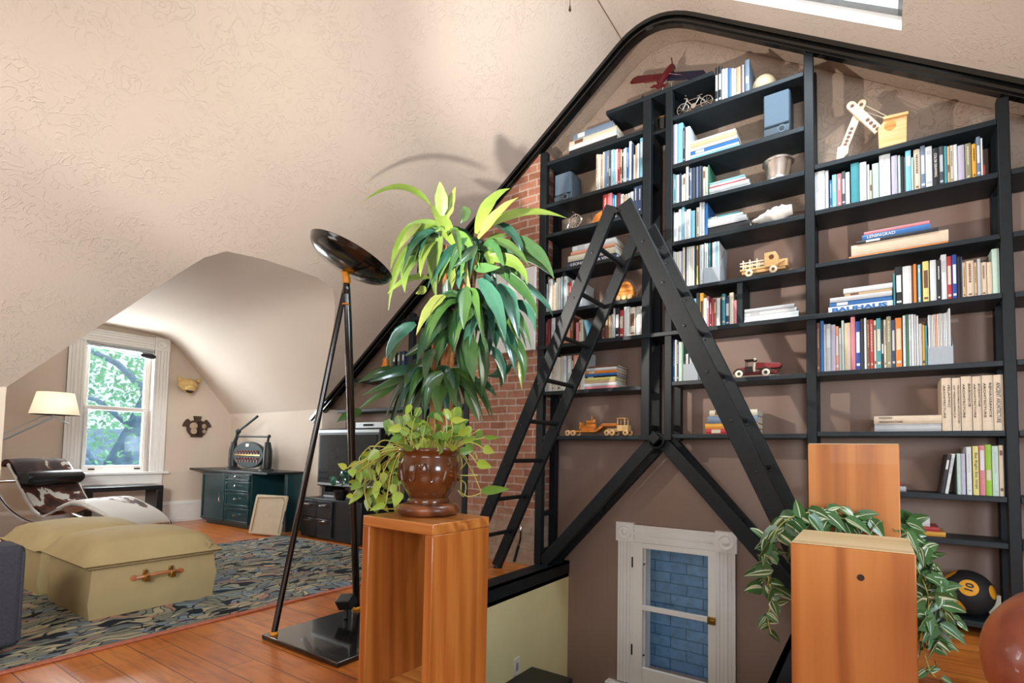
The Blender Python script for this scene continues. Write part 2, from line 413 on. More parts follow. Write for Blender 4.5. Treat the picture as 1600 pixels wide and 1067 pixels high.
def rug_mat():
    t = NT('leaf_pattern_rug'); v0 = t.coord()
    n = t.n('ShaderNodeTexNoise'); n.inputs['Scale'].default_value = 2.2; n.inputs['Detail'].default_value = 2; t.l(v0, n.inputs['Vector'])
    vm = t.n('ShaderNodeVectorMath', operation='MULTIPLY_ADD'); vm.inputs[1].default_value = (.5, .5, 0)
    t.l(n.outputs['Color'], vm.inputs[0]); t.l(v0, vm.inputs[2])
    mp = t.n('ShaderNodeMapping'); mp.inputs['Scale'].default_value = (30, 11.5, 1); mp.inputs['Rotation'].default_value = (0, 0, .5)
    t.l(vm.outputs[0], mp.inputs[0])
    vo = t.n('ShaderNodeTexVoronoi', feature='DISTANCE_TO_EDGE'); vo.inputs['Scale'].default_value = 1; vo.voronoi_dimensions = '2D'
    t.l(mp.outputs[0], vo.inputs['Vector'])
    vc = t.n('ShaderNodeTexVoronoi', feature='F1'); vc.inputs['Scale'].default_value = 1; vc.voronoi_dimensions = '2D'
    t.l(mp.outputs[0], vc.inputs['Vector'])
    sp = t.n('ShaderNodeSeparateColor'); t.l(vc.outputs['Color'], sp.inputs[0])
    pal = t.ramp(sp.outputs[0], [(0, srgb('83877a')), (.22, srgb('b0a98c')), (.42, srgb('6d757a')), (.56, srgb('7e8f99')), (.68, srgb('a98272')), (.76, srgb('262a33')), (.9, srgb('95957f'))], 'CONSTANT')
    edge = t.ramp(vo.outputs['Distance'], [(.04, (0, 0, 0)), (.085, (1, 1, 1))])
    vein = t.ramp(vo.outputs['Distance'], [(.42, (0, 0, 0)), (.46, (1, 1, 1))])
    c = t.mix(edge, srgb('2c313b'), pal)
    c = t.mix(t.mix(.35, (0,0,0,1), vein), c, srgb('2b2f36'))
    t.col(c); t.bump(t.noise(v0, 300, 2), .4, .004)
    return t.set(.95, 0, .1)
M['rug'] = rug_mat()
M['rug_border'] = plain('pink_rug_border', 'b5705a', .95, spec=.1, var=.15, scale=60)

def hide_mat():
    t = NT('brown_white_cowhide'); v = t.coord()
    n = t.noise(v, 4.2, 4, .55, .6)
    sp = t.n('ShaderNodeSeparateXYZ'); t.l(v, sp.inputs[0])
    ad = t.n('ShaderNodeMath', operation='MULTIPLY_ADD'); ad.inputs[1].default_value = -.17
    t.l(sp.outputs[0], ad.inputs[0]); t.l(n, ad.inputs[2])
    c = t.ramp(ad.outputs[0], [(.495, srgb('c9c6c0')), (.51, srgb('5b3426')), (.62, srgb('2d1915'))])
    t.col(c); t.bump(t.noise(v, 160, 3), .25, .004)
    return t.set(.7, 0, .3)
M['hide'] = hide_mat()

BOOK = dict(w=('white','d5dadb'), c=('cream','cfc8b2'), s=('silver grey','b9bcbf'), t=('tan','c3aa87'), k=('black','202226'), g=('dark grey','4c5257'),
    n=('navy','2c3d5c'), b=('blue','2f69a6'), y=('sky blue','7fc3dc'), e=('teal','3f8f9a'), r=('red','b23338'), m=('maroon','6a2630'), p=('pink','cf7f88'),
    o=('orange','d67f2f'), a=('amber yellow','dba23a'), l=('lilac','b9b3c9'), v=('olive','8d8a6c'), d=('brown','6e4a35'), f=('green','3f7a5c'), h=('lime green','8fbf2c'),
    q=('mint','b9d3c6'), x=('slate blue','6f8299'), i=('beige','d2bfa6'), u=('salmon','d99a7c'), j=('pale yellow','d9cf7f'), z=('deep blue','22449a'))
for k_, (nm_, hx_) in BOOK.items(): M['bk_' + k_] = plain('book_cover_' + nm_.replace(' ', '_'), hx_, .45, var=.06, scale=30)
# ---------------------------------------------------------------- room shell
FY = 3.80        # face of the bookcase / gable trim
BY = 4.10        # wall behind the shelves
WX = -7.73       # dormer window wall
OX0, OX1, OY0 = -2.33, -0.37, 1.735   # stair opening
def roofL(z): return (z - 3.8) / 0.742 - 2.5
def roofLz(x): return 3.8 + 0.742 * (x + 2.5)
def roofRz(x): return 3.837 - 0.68 * (x + 0.361)

mb = MB()
for a, b in (((WX, -3.0, -.12), (OX0, BY, 0)), ((OX0, -3.0, -.12), (OX1, OY0, 0)), ((OX1, -3.0, -.12), (2.8, BY, 0))): mb.box(a, b)
struct('floor', mb, M['floor'], smooth=False)

# ridge profile, rounded at the top
def bez(a, b, c, n):
    return [(a[0]*(1-t)**2 + 2*b[0]*t*(1-t) + c[0]*t*t, a[1]*(1-t)**2 + 2*b[1]*t*(1-t) + c[1]*t*t) for t in [k/n for k in range(n+1)]]
RIDGE = bez((-1.75, roofLz(-1.75)), (-1.451, 4.578), (-1.1, roofRz(-1.1)), 10)

# dormer: profile at the window wall and where it meets the main roof
DW = [(1.095, 1.433), (1.35, 1.72), (1.6, 2.02), (1.80, 2.28), (1.90, 2.37), (2.02, 2.425), (2.3, 2.43), (2.6, 2.425), (2.85, 2.41), (2.97, 2.36), (3.10, 2.25), (3.24, 2.09), (3.48, 1.80), (3.62, 1.63), (3.70, 1.54), (3.755, 1.46)]
DV = [(1.095, 1.433), (1.35, 1.775), (1.566, 2.063), (1.76, 2.33), (1.86, 2.45), (1.974, 2.52), (2.25, 2.54), (2.5, 2.54), (2.75, 2.535), (2.95, 2.49), (3.08, 2.38), (3.22, 2.22), (3.45, 1.93), (3.62, 1.70), (3.72, 1.56), (3.78, 1.46)]
# left slope: everything above the dormer mouth
mb = MB()
zt = RIDGE[0][1]
def strip(pts):   # pts: list of (y, z_low) ; roof from z_low up to the rounded ridge
    cols = []
    for y, z in pts:
        c = [mb.pt((roofL(lerp(z, zt, k/8)), y, lerp(z, zt, k/8))) for k in range(9)]
        cols.append(c)
    for A, B in zip(cols, cols[1:]):
        for k in range(8): mb.face((A[k], A[k+1], B[k+1], B[k]))
GY = FY + .03
strip([(-3.0, 1.433), (-1, 1.433), (0.5, 1.433), (1.095, 1.433)])
strip(DV + [(GY, 1.40)])
for (x0, z0), (x1, z1) in zip(RIDGE, RIDGE[1:]): mb.poly([(x0, -3.0, z0), (x1, -3.0, z1), (x1, GY, z1), (x0, GY, z0)])
# right slope around the skylight
SX0, SX1, SY0, SY1 = -1.02, 0.163, 2.55, 3.54
def rq(x0, x1, y0, y1): mb.poly([(x0, y0, roofRz(x0)), (x1, y0, roofRz(x1)), (x1, y1, roofRz(x1)), (x0, y1, roofRz(x0))])
rq(-1.1, SX0, -3.0, GY); rq(SX1, 2.8, -3.0, GY); rq(SX0, SX1, -3.0, SY0); rq(SX0, SX1, SY1, GY)
o = mb.build('ceiling', M['ceiling'], ang=20); o['kind'] = 'structure'

# soffit over the bookshelves, behind the black trim
mb = MB(); pth = [(-5.9, roofLz(-5.9)), (-4, roofLz(-4)), (-2.5, roofLz(-2.5))] + RIDGE + [(0, roofRz(0)), (2.8, roofRz(2.8))]
for (x0, z0), (x1, z1) in zip(pth, pth[1:]): mb.poly([(x0, GY, z0), (x1, GY, z1), (x1, BY, z1), (x0, BY, z0)])
o = mb.build('ceiling_gable', M['lit_mauve_stucco'], ang=20); o['kind'] = 'structure'
mb = MB()
rows = []
for k in range(len(DW)):
    a = V((WX, DW[k][0], DW[k][1])); b = V((roofL(DV[k][1]), DV[k][0], DV[k][1]))
    rows.append([mb.pt(a.lerp(b, t/8)) for t in range(9)])
for A, B in zip(rows, rows[1:]):
    for k in range(8): mb.face((A[k], B[k], B[k+1], A[k+1]))
o = mb.build('ceiling_dormer', M['dormer'], ang=60); o['kind'] = 'structure'

# skylight: white reveal, grey frame, pane
nrm = V((.68, 0, 1)).normalized()
def sp(x, y, t): return V((x, y, roofRz(x))) + nrm * t
mb = MB()
for (xa, ya), (xb, yb) in (((SX0, SY1), (SX1, SY1)), ((SX1, SY1), (SX1, SY0)), ((SX1, SY0), (SX0, SY0)), ((SX0, SY0), (SX0, SY1))):
    mb.poly([sp(xa, ya, 0), sp(xb, yb, 0), sp(xb, yb, .10), sp(xa, ya, .10)])
sk = mb.build('window_1', M['white_paint'], smooth=False, origin=(-.4, 3.0, 3.8)); sk['kind'] = 'structure'
mb = MB()
for (x0, x1, y0, y1) in ((SX0, SX1, SY1-.055, SY1), (SX0, SX1, SY0, SY0+.055), (SX0, SX0+.055, SY0, SY1), (SX1-.055, SX1, SY0, SY1)):
    mb.prism([sp(x0, y0, .07), sp(x1, y0, .07), sp(x1, y1, .07), sp(x0, y1, .07)], nrm * .05)
mb.build('window_frame', plain('grey_aluminium', '7f8487', .5), sk, smooth=False)
mb = MB(); mb.prism([sp(SX0, SY0, .115), sp(SX1, SY0, .115), sp(SX1, SY1, .115), sp(SX0, SY1, .115)], nrm * .006)
mb.build('window_pane', M['glass'], sk, smooth=False)

# walls
def wall_with_hole(mb, fixed, ax, u0, u1, z0, z1, hu0, hu1, hz0, hz1, th):
    def bx(a0, a1, b0, b1):
        if ax == 'x': mb.box((fixed, a0, b0), (fixed + th, a1, b1))
        else: mb.box((a0, fixed, b0), (a1, fixed + th, b1))
    bx(u0, hu0, z0, z1); bx(hu1, u1, z0, z1); bx(hu0, hu1, z0, hz0); bx(hu0, hu1, hz1, z1)
mb = MB(); wall_with_hole(mb, WX - .12, 'x', 1.0, 3.9, -.12, 2.75, 2.115, 2.80, .66, 2.215, .12)
struct('wall_left', mb, M['wall_cream'], smooth=False)
mb = MB(); mb.box((WX, 1.0, 0), (-5.69, 1.095, 1.44)); struct('wall_dormer_cheek', mb, M['wall_cream'], smooth=False)
mb = MB(); mb.box((-5.79, -3.0, 0), (-5.69, 1.0, 1.45)); struct('wall_knee', mb, M['wall_cream'], smooth=False)
mb = MB(); mb.prism([(WX, 3.775, 0), (-5.58, 3.775, 0), (-5.58, 3.775, 1.47), (WX, 3.775, 1.50)], (0, .33, 0)); struct('wall_front', mb, M['dormer'], smooth=False)
mb = MB(); wall_with_hole(mb, BY, 'y', -5.9, 2.8, -2.6, 4.75, -1.66, -1.04, -.78, .26, .12)
struct('wall_back', mb, M['mauve'], smooth=False)
mb = MB(); mb.prism([(x, BY - .012, z - .004) for x, z in [(-2.5, roofLz(-2.5))] + RIDGE + [(0, roofRz(0)), (1.7, roofRz(1.7))]] + [(1.7, BY - .012, 2.3), (.9, BY - .012, 2.66), (-2.5, BY - .012, 2.95)], (0, .0115, 0)); struct('wall_gable', mb, M['lit_mauve_stucco'], smooth=False)
# upper gable wall: same paint on rough plaster, brighter light put into the colour
mb = MB(); mb.box((OX0 - .1, OY0, -2.6), (OX0, BY, -.08)); struct('wall_stair_left', mb, M['yellow_wall'], smooth=False)
mb = MB(); mb.box((OX1, OY0, -2.6), (OX1 + .1, BY, -.12)); struct('wall_stair_right', mb, M['mauve'], smooth=False)
mb = MB(); mb.box((OX0, OY0 - .1, -2.6), (OX1, OY0, -.12)); struct('wall_stair_near', mb, M['yellow_wall'], smooth=False)
mb = MB(); mb.box((OX0 - .1, OY0 - .1, -2.7), (OX1 + .1, BY, -2.6)); struct('floor_stair', mb, M['floor'], smooth=False)
mb = MB(); mb.box((2.7, -3.0, 0), (2.8, BY, 1.75)); struct('wall_right', mb, M['wall_cream'], smooth=False)
mb = MB(); mb.box((-5.8, -3.1, 0), (2.8, -3.0, 4.7)); struct('wall_rear', mb, M['wall_cream'], smooth=False)

# black boards edging the stair opening
mb = MB(); mb.box((-2.48, OY0, .001), (OX0 + .012, BY - .01, .022)); mb.box((OX0, OY0, -.085), (OX0 + .012, BY - .01, .022))
struct('trim_1', mb, M['black_wood'], smooth=False)
mb = MB(); mb.box((OX1 - .03, OY0, .001), (-.25, BY - .3, .022)); mb.box((OX1 - .03, OY0, -.3), (OX1, BY - .02, .022))
struct('trim_2', mb, M['black_wood'], smooth=False)

# gable trim: stepped black moulding following the rake
prof = [(-5.80, roofLz(-5.80))] + [(-1.95, roofLz(-1.95))] + RIDGE + [(-.6, roofRz(-.6)), (1.9, roofRz(1.9))]
def offset(path, d):
    out = []
    for k, p in enumerate(path):
        a = path[max(0, k-1)]; b = path[min(len(path)-1, k+1)]
        tx, tz = b[0]-a[0], b[1]-a[1]; L = math.hypot(tx, tz)
        out.append((p[0] + tz / L * d, p[1] - tx / L * d))
    return out
mb = MB()
for d0, d1, ya, yb in ((0.0, .075, FY - .02, FY + .03), (.0, .03, FY - .055, FY - .02), (.045, .062, FY - .035, FY - .02)):
    A = offset(prof, d0); B = offset(prof, d1)
    for k in range(len(prof) - 1):
        q = [(A[k][0], ya, A[k][1]), (A[k+1][0], ya, A[k+1][1]), (B[k+1][0], ya, B[k+1][1]), (B[k][0], ya, B[k][1])]
        mb.prism(q, (0, yb - ya, 0))
struct('trim_3', mb, M['black_gloss'], ang=25)
# ceiling behind the trim carries on to the wall; brick chimney between the two alcoves
mb = MB(); mb.prism([(-3.285, FY, 0), (-2.512, FY, 0), (-2.512, FY, roofLz(-2.512) - .01), (-3.285, FY, roofLz(-3.285) - .01)], (0, BY - FY, 0))
struct('wall_chimney', mb, M['brick'], smooth=False)

# baseboards
def board(name, p0, p1, nrm2, h=.27):
    p0 = V((p0[0], p0[1], 0)); p1 = V((p1[0], p1[1], 0)); n = V((nrm2[0], nrm2[1], 0)); mb = MB()
    for z0, z1, t in ((0, h*.8, .016), (h*.8, h*.9, .028), (h*.9, h, .018), (0, h*.14, .026), (h*.5, h*.53, .02)):
        mb.prism([p0 + V((0,0,z0)), p1 + V((0,0,z0)), p1 + V((0,0,z0)) + n*t, p0 + V((0,0,z0)) + n*t], (0, 0, z1 - z0))
    struct(name, mb, M['white_paint'], smooth=False)
board('baseboard_left', (WX, 1.1), (WX, 3.77), (1, 0))
board('baseboard_cheek', (WX, 1.096), (-5.70, 1.096), (0, 1))

# windows with fluted casings and bull's-eye corner blocks
def fluted(mb, O, U, W, N, w, L):
    """board of width w along U, length L along W, thickness along N, with flutes"""
    for a, b, t in ((0, w, .018), (0, w*.14, .03), (w*.22, w*.34, .027), (w*.42, w*.58, .032), (w*.66, w*.78, .027), (w*.86, w, .03)):
        mb.prism([O + U*a, O + U*b, O + U*b + W*L, O + U*a + W*L], N * t)
def rosette(mb, O, U, W, N, s):
    mb.prism([O, O + U*s, O + U*s + W*s, O + W*s], N * .04)
    c = O + U*s/2 + W*s/2 + N*.04
    mb.lathe([(s*.40, 0), (s*.40, .010), (s*.32, .012), (s*.28, .004), (s*.20, .004), (s*.15, .014), (s*.05, .018)], c, 20, axis=N)
X_, Y_, Z_ = V((1,0,0)), V((0,1,0)), V((0,0,1))
# dormer window
w2 = MB(); O = V((WX, 0, 0))
fluted(w2, V((WX, 1.965, .66)), Y_, Z_, X_, .15, 1.56)
fluted(w2, V((WX, 2.80, .66)), Y_, Z_, X_, .16, 1.56)
fluted(w2, V((WX, 2.80, 2.215)), Z_, -Y_, X_, .15, .685)
rosette(w2, V((WX, 2.797, 2.213)), Y_, Z_, X_, .165); rosette(w2, V((WX, 1.957, 2.213)), Y_, Z_, X_, .165)
win2 = w2.build('window_2', M['white_paint'], origin=(WX, 2.46, .66)); win2['kind'] = 'structure'
mb = MB(); mb.box((WX - .1, 1.93, .635), (WX + .07, 3.01, .665)); mb.box((WX, 1.975, .49), (WX + .025, 2.955, .635)); mb.box((WX, 1.985, .515), (WX + .035, 2.945, .53))
mb.build('window_sill', M['white_paint'], win2, bevel=.004)
mb = MB()
for y0, y1, z0, z1, xa in ((2.115, 2.15, .665, 2.215, -.11), (2.765, 2.80, .665, 2.215, -.11), (2.15, 2.765, .665, .745, -.07), (2.15, 2.185, .745, 1.43, -.07), (2.73, 2.765, .745, 1.43, -.07), (2.15, 2.765, 1.41, 1.46, -.08),
                       (2.15, 2.18, 1.46, 2.19, -.1), (2.735, 2.765, 1.46, 2.19, -.1), (2.15, 2.765, 2.165, 2.215, -.1)):
    mb.box((WX + xa, y0, z0), (WX + xa + .045, y1, z1))
mb.build('window_sash', M['white_paint'], win2, bevel=.003)
for nm, z0, z1, xa in (('window_pane', .745, 1.41, -.05), ('window_pane', 1.46, 2.165, -.08)):
    mb = MB(); mb.box((WX + xa, 2.18, z0), (WX + xa + .005, 2.74, z1)); mb.build(nm, M['glass'], win2, smooth=False)
for y in (2.24, 2.69):
    mb = MB(); mb.box((WX - .022, y - .03, .695), (WX - .008, y + .03, .712)); mb.build('sash_lift', M['bronze'], win2, bevel=.003)
mb = MB(); mb.cyl((WX + .0, 2.13, 2.175), (WX + .0, 2.79, 2.175), .02); mb.box((WX - .02, 2.13, 2.19), (WX + .03, 2.79, 2.212))
mb.tube([(WX + .02, 2.2, 2.16), (WX + .025, 2.5, 2.125), (WX + .03, 2.74, 2.12)], .006)
mb.build('roller_blind', M['silver'], win2)
mb = MB(); mb.box((WX + .0, 2.66, 2.095), (WX + .045, 2.79, 2.15)); mb.cyl((WX + .046, 2.64, 2.12), (WX + .046, 2.80, 2.12), .018)
mb.build('blind_bracket', M['iron_black'], win2)
# stair window, hinged casement
w3 = MB(); yb = BY
fluted(w3, V((-1.835, yb, -.90)), X_, Z_, -Y_, .135, 1.16)
fluted(w3, V((-1.02, yb, -.90)), X_, Z_, -Y_, .135, 1.16)
fluted(w3, V((-1.70, yb, .262)), Z_, X_, -Y_, .14, .70)
rosette(w3, V((-1.852, yb, .258)), X_, Z_, -Y_, .158); rosette(w3, V((-1.03, yb, .258)), X_, Z_, -Y_, .158)
win3 = w3.build('window_3', M['white_paint'], origin=(-1.36, BY, -.9)); win3['kind'] = 'structure'
mb = MB(); mb.box((-1.93, yb - .075, -.945), (-.80, yb + .05, -.915)); mb.build('window_sill', M['white_paint'], win3, bevel=.008)
mb = MB()
for x0, x1, z0, z1 in ((-1.70, -1.615, -.91, .26), (-1.085, -1.02, -.91, .26), (-1.615, -1.085, .215, .26), (-1.615, -1.085, -.91, -.745), (-1.615, -1.085, -.285, -.245)):
    mb.box((x0, yb - .035, z0), (x1, yb - .005, z1))
mb.build('window_sash', M['white_paint'], win3, bevel=.004)
mb = MB()
for x0, x1, z0, z1 in ((-1.66, -1.60, -.78, .26), (-1.06, -1.04, -.78, .26)): mb.box((x0, yb, z0), (x1, yb + .11, z1))
mb.build('window_jamb', M['white_paint'], win3, bevel=.003)
for z0, z1 in ((-.745, -.285), (-.245, .215)):
    mb = MB(); mb.box((-1.615, yb - .022, z0), (-1.085, yb - .017, z1)); mb.build('window_pane', M['glass'], win3, smooth=False)
for z in (.05, -.66):
    mb = MB(); mb.box((-1.708, yb - .041, z), (-1.697, yb - .033, z + .085)); mb.build('hinge', M['iron_black'], win3, smooth=False)
mb = MB(); mb.box((-1.085, yb - .058, -.29), (-1.025, yb - .036, -.235)); mb.box((-1.065, yb - .075, -.275), (-1.03, yb - .058, -.25)); mb.build('latch', M['brass'], win3, bevel=.003)
for z in (.09, -.64):
    mb = MB(); mb.tube([(-1.605, yb - .03, z), (-1.598, yb - .05, z - .005), (-1.585, yb - .055, z + .01)], .004); mb.build('hook', M['iron_black'], win3)

# neighbouring brick wall outside the stair window
mb = MB(); mb.box((-4.5, 4.75, -4.0), (2.0, 4.9, 1.3)); tag(mb.build('neighbour_wall', M['blue_brick'], smooth=False), 'blue-painted brick wall of the neighbouring house outside the stair window', 'brick wall')
# ---------------------------------------------------------------- bookcase
bc = thing('built_in_bookcase', 'tall black open-sided built-in bookcase filling the gable around the stair window', 'bookcase', (-1.4, 3.95, 0))
PX = dict(A=(-2.508, -2.442), B=(-1.53, -1.462), C=(-1.342, -1.287), D=(-.372, -.314), E=(.613, .667))
PTOP = dict(A=3.70, B=3.835, C=3.835, D=3.74, E=3.06)
PBOT = dict(A=.024, B=1.10, C=1.10, D=.024, E=.001)
for k in 'ABCDE':
    for y0, y1 in ((FY, FY + .055), (BY - .07, BY - .014)):
        mb = MB(); mb.box((PX[k][0], y0, PBOT[k]), (PX[k][1], y1, PTOP[k])); mb.build('post', M['black_wood'], bc, bevel=.004)
SH = {}
def shelf(x0, x1, z, th=.032, lip=False, y0=FY + .003):
    mb = MB(); mb.box((x0, y0, z - th), (x1, BY - .014, z))
    if lip: mb.box((x0, y0 - .012, z - th), (x1, y0, z - th*.55))
    mb.build('shelf', M['shelf_black'], bc, bevel=.003)
LZ = [3.60, 3.21, 2.935, 2.60, 2.235, 1.525, 1.135]
CZ = [3.62, 3.235, 2.925, 2.625, 2.26, 1.545, 1.145]
RZ = [2.945, 2.632, 2.272, 1.55, 1.157, .79, .535, .085]
for z in LZ: shelf(-2.441, -1.531, z, lip=z < 1.2)
for z in CZ: shelf(-1.286, -.373, z, lip=z in (2.26, 1.145))
for z in RZ: shelf(-.313, .612, z, lip=z in (2.272, 1.157))
for z in (2.632, 2.272, 1.93, 1.55, 1.157, .79, .535, .085): shelf(.668, 1.75, z)
shelf(-2.51, .612, 1.93, y0=FY - .014); shelf(-1.86, -.978, 3.868)
# small dividers and ties between the paired posts
for x, z0, z1 in ((-2.255, 2.535, 2.567), (-.795, 1.931, 2.227)):
    mb = MB(); mb.box((x - .018, FY + .02, z0 + .001), (x + .018, BY - .01, z1)); mb.build('divider', M['shelf_black'], bc)
for k in 'ABCDE':
    for z in ((.45, 1.135, .12) if k == 'A' else (1.20, 1.9, 2.6, 3.2) if k in 'BC' else (.5, 1.14, 1.93, 2.6)):
        mb = MB(); mb.box((PX[k][0] + .01, FY + .055, z - .02), (PX[k][1] - .01, BY - .06, z + .02)); mb.build('tie', M['black_wood'], bc)
# diagonal braces and hub over the stair window
hub = V((-1.40, FY - .02, 1.115))
for xe in (-2.43, -.37):
    mb = MB()
    for y in (FY + .03, BY - .05):
        mb.beam((hub.x + (-.03 if xe < -1 else .03), y, 1.10), (xe, y, .0 if xe > -1 else .03), .052, .095, up=(0, 0, 1))
    mb.build('brace', M['black_wood'], bc, bevel=.004)
    mb = MB(); mb.beam(V((lerp(hub.x, xe, .55), FY + .05, lerp(1.1, .03, .55))), V((lerp(hub.x, xe, .55), BY - .06, lerp(1.1, .03, .55))), .05, .05); mb.build('brace_tie', M['black_wood'], bc)
mb = MB(); mb.lathe([(.062, 0), (.062, .05), (.055, .055), (.048, .05), (.048, .0)], (hub.x + .012, FY + .0, 1.095), 28, axis=(0, -1, 0)); mb.build('hub_ring', M['black_wood'], bc)
mb = MB(); s = .052
mb.prism([hub + V((0, -.005, s)), hub + V((s, -.005, 0)), hub + V((0, -.005, -s)), hub + V((-s, -.005, 0))], (0, -.05, 0)); mb.build('hub_block', M['black_wood'], bc, bevel=.005)
mb = MB(); mb.box((-1.53, FY - .045, 1.098), (-1.275, FY - .002, 1.135)); mb.build('tie_bar', M['black_wood'], bc, bevel=.003)
# shelving in the alcove left of the chimney
lc = thing('alcove_bookcase', 'black shelving under the slope to the left of the brick chimney, behind the plant', 'bookcase', (-4.2, 3.95, 0))
for x, zt_ in ((-4.16, 2.45), (-3.36, 3.0)):
    for y0, y1 in ((FY, FY + .055), (BY - .07, BY - .014)):
        mb = MB(); mb.box((x, y0, .001), (x + .065, y1, zt_)); mb.build('post', M['black_wood'], lc, bevel=.004)
for x0, x1, z in ((-5.05, -4.165, 1.80), (-4.09, -3.365, 1.95), (-4.30, -3.30, 2.40), (-4.09, -3.365, 1.45), (-5.35, -4.165, 1.45)):
    mb = MB(); mb.box((x0, FY + .004, z - .035), (x1, BY - .014, z)); mb.build('shelf', M['shelf_black'], lc, bevel=.003)
# ---------------------------------------------------------------- books
ORD = 'first second third fourth fifth sixth seventh eighth ninth tenth eleventh twelfth thirteenth fourteenth fifteenth sixteenth seventeenth eighteenth nineteenth twentieth'.split()
def ordn(k): return ORD[k - 1] if k <= 20 else 'twenty-' + ORD[k - 21] if k < 30 else 'thirtieth'
def book_mesh(w, h, d, patch=None):
    """upright book: spine at y=0 facing -Y, x 0..w; slots: cover, pages, patch"""
    b = MB(); t = min(.003, w * .18); r = min(w * .16, .006)
    b.box((0, r*.5, 0), (t, d, h)); b.box((w - t, r*.5, 0), (w, d, h))
    pr = [(0, r), (w*.12, r*.35), (w*.35, 0), (w*.65, 0), (w*.88, r*.35), (w, r), (w - t*.5, r + .003), (t*.5, r + .003)]
    b.prism([(x, y, 0) for x, y in pr], (0, 0, h))
    b.cur = 1; b.box((t, r + .003, .003), (w - t, d - .004, h - .003))
    if patch:
        b.cur = 2
        for q in patch:
            p0, p1, xa, xb = q if len(q) == 4 else (q[0], q[1], .16, .84)
            b.box((w*xa, -.0007, h*p0), (w*xb, .003, h*p1))
    return b
PAT = {'w': 's', 'c': 'd', 's': 'w', 't': 'd', 'k': 'w', 'g': 's', 'n': 's', 'b': 'w', 'y': 'w', 'e': 'c', 'r': 'c', 'm': 's', 'p': 'w', 'o': 'c', 'a': 'k', 'l': 's', 'v': 'c', 'd': 't', 'f': 'c', 'h': 'c', 'q': 's', 'x': 'w', 'i': 'd', 'u': 'w', 'j': 'd', 'z': 'w'}
def book(w, h, d, code, T, label, group, patch=None, pc=None):
    b = book_mesh(w, h, d, patch)
    o = b.build('book', [M['bk_' + code], M['paper'], M['bk_' + (pc or PAT[code])]], origin=(0, 0, 0))
    o.matrix_world = T; WL[o] = V((0, 0, 0))
    return tag(o, label, 'book', group)
def size_word(w, h):
    return 'thick' if w > .038 else 'slim' if w < .017 else 'medium'
def row(zox, zoy, sc, z, y, where, spec, group=None, dy=.012, cup=None):
    """spec: 'x0-x1 h code' in crop pixels of the photograph; the numbers give each spine its real width and height"""
    items = []
    for it in spec.split(','):
        f = it.split(); a, b = f[0].split('-'); items.append((float(a), float(b), float(f[1]), f[2], f[3:]))
    n = len(items); cnt = {}
    for k, (a, b, h, code, ex) in enumerate(items):
        # horizontal position of a spine on the shelf
        ypx = 0
        p0 = shelfX(zox + a / sc, z, y); p1 = shelfX(zox + b / sc, z, y)
        dep = (V((p0, y, z)) - EYE).dot(FWD)
        hh = h / sc / FPX * dep * 1.0
        lo, hi, zt_ = bay((p0 + p1) / 2, z); p0 = max(p0, lo); p1 = min(p1, hi)
        w = max(.006, p1 - p0 - .0015); hh = min(hh, zt_ - z - .002)
        yy = y + rnd.uniform(0, dy)
        pos = ordn(k + 1) + ' from the left' if k + 1 <= (n + 1) // 2 else (ordn(n - k) + ' from the right' if k < n - 1 else 'last on the right')
        lab = '%s book, %s in %s' % (BOOK[code][0], pos, where)
        if len(lab.split()) < 16: lab = size_word(w, hh) + ' ' + lab
        T = Matrix.Translation((p0, yy, z + .001))
        lean = [e for e in ex if e.startswith('L')]
        if lean:
            an = math.radians(float(lean[0][1:])); T = Matrix.Translation((p0, yy, z + .001 + (w*math.sin(an) if an > 0 else 0))) @ Matrix.Rotation(an, 4, 'Y')
        patch = None
        r = rnd.random()
        if 'N' in ex: patch = None
        elif 'T' in ex: patch = [(.35, .78), (.08, .13)]
        elif w > .012 and r < .36:
            patch, q_ = [(.07, .11, .3, .7)], rnd.uniform(.84, .93)
            while q_ > rnd.uniform(.3, .55):
                L_ = rnd.uniform(.02, .05); patch.append((q_ - L_, q_, .36, .64)); q_ -= L_ + .014
        elif w > .010 and r < .62: patch = rnd.choice([[(.62, .86)], [(.3, .5)], [(.8, .9), (.1, .16)], [(.5, .9)], [(.06, .12)]])
        depth = min(.235, BY - .02 - yy) * rnd.uniform(.86, .98)
        o = book(w, hh, depth, code, T, lab, group or ('books in ' + where), patch)
        txt = [e for e in ex if e.startswith('"')]
        if txt: SPINES.append((o, txt[0].strip('"').replace('_', ' '), p0, w, yy, z, hh))
def bay(x, z):
    # free width and height of the compartment a book stands in
    for a, b, zs in ((-2.441, -1.531, LZ), (-1.286, -.373, CZ), (-.313, .612, RZ)):
        if a - .06 < x < b + .06:
            up = [q - .032 for q in zs + [1.93 + .0] if q > z + .05] + [4.2]
            if z > 3.5: up = [3.868 - .032 if x < -1.53 else 4.2]
            return a + .001, b - .001, min(up) - .002
    return -9, 9, 9
def shelfX(px, z, y):
    # x of the point at height z on plane y that projects onto image column px (row irrelevant to first order)
    lo, hi = -7.0, 2.5
    for _ in range(40):
        m = (lo + hi) / 2; q = V((m, y, z)) - EYE
        if q.dot(RIGHT) / q.dot(FWD) * FPX + CX < px: lo = m
        else: hi = m
    return (lo + hi) / 2
SPINES = []
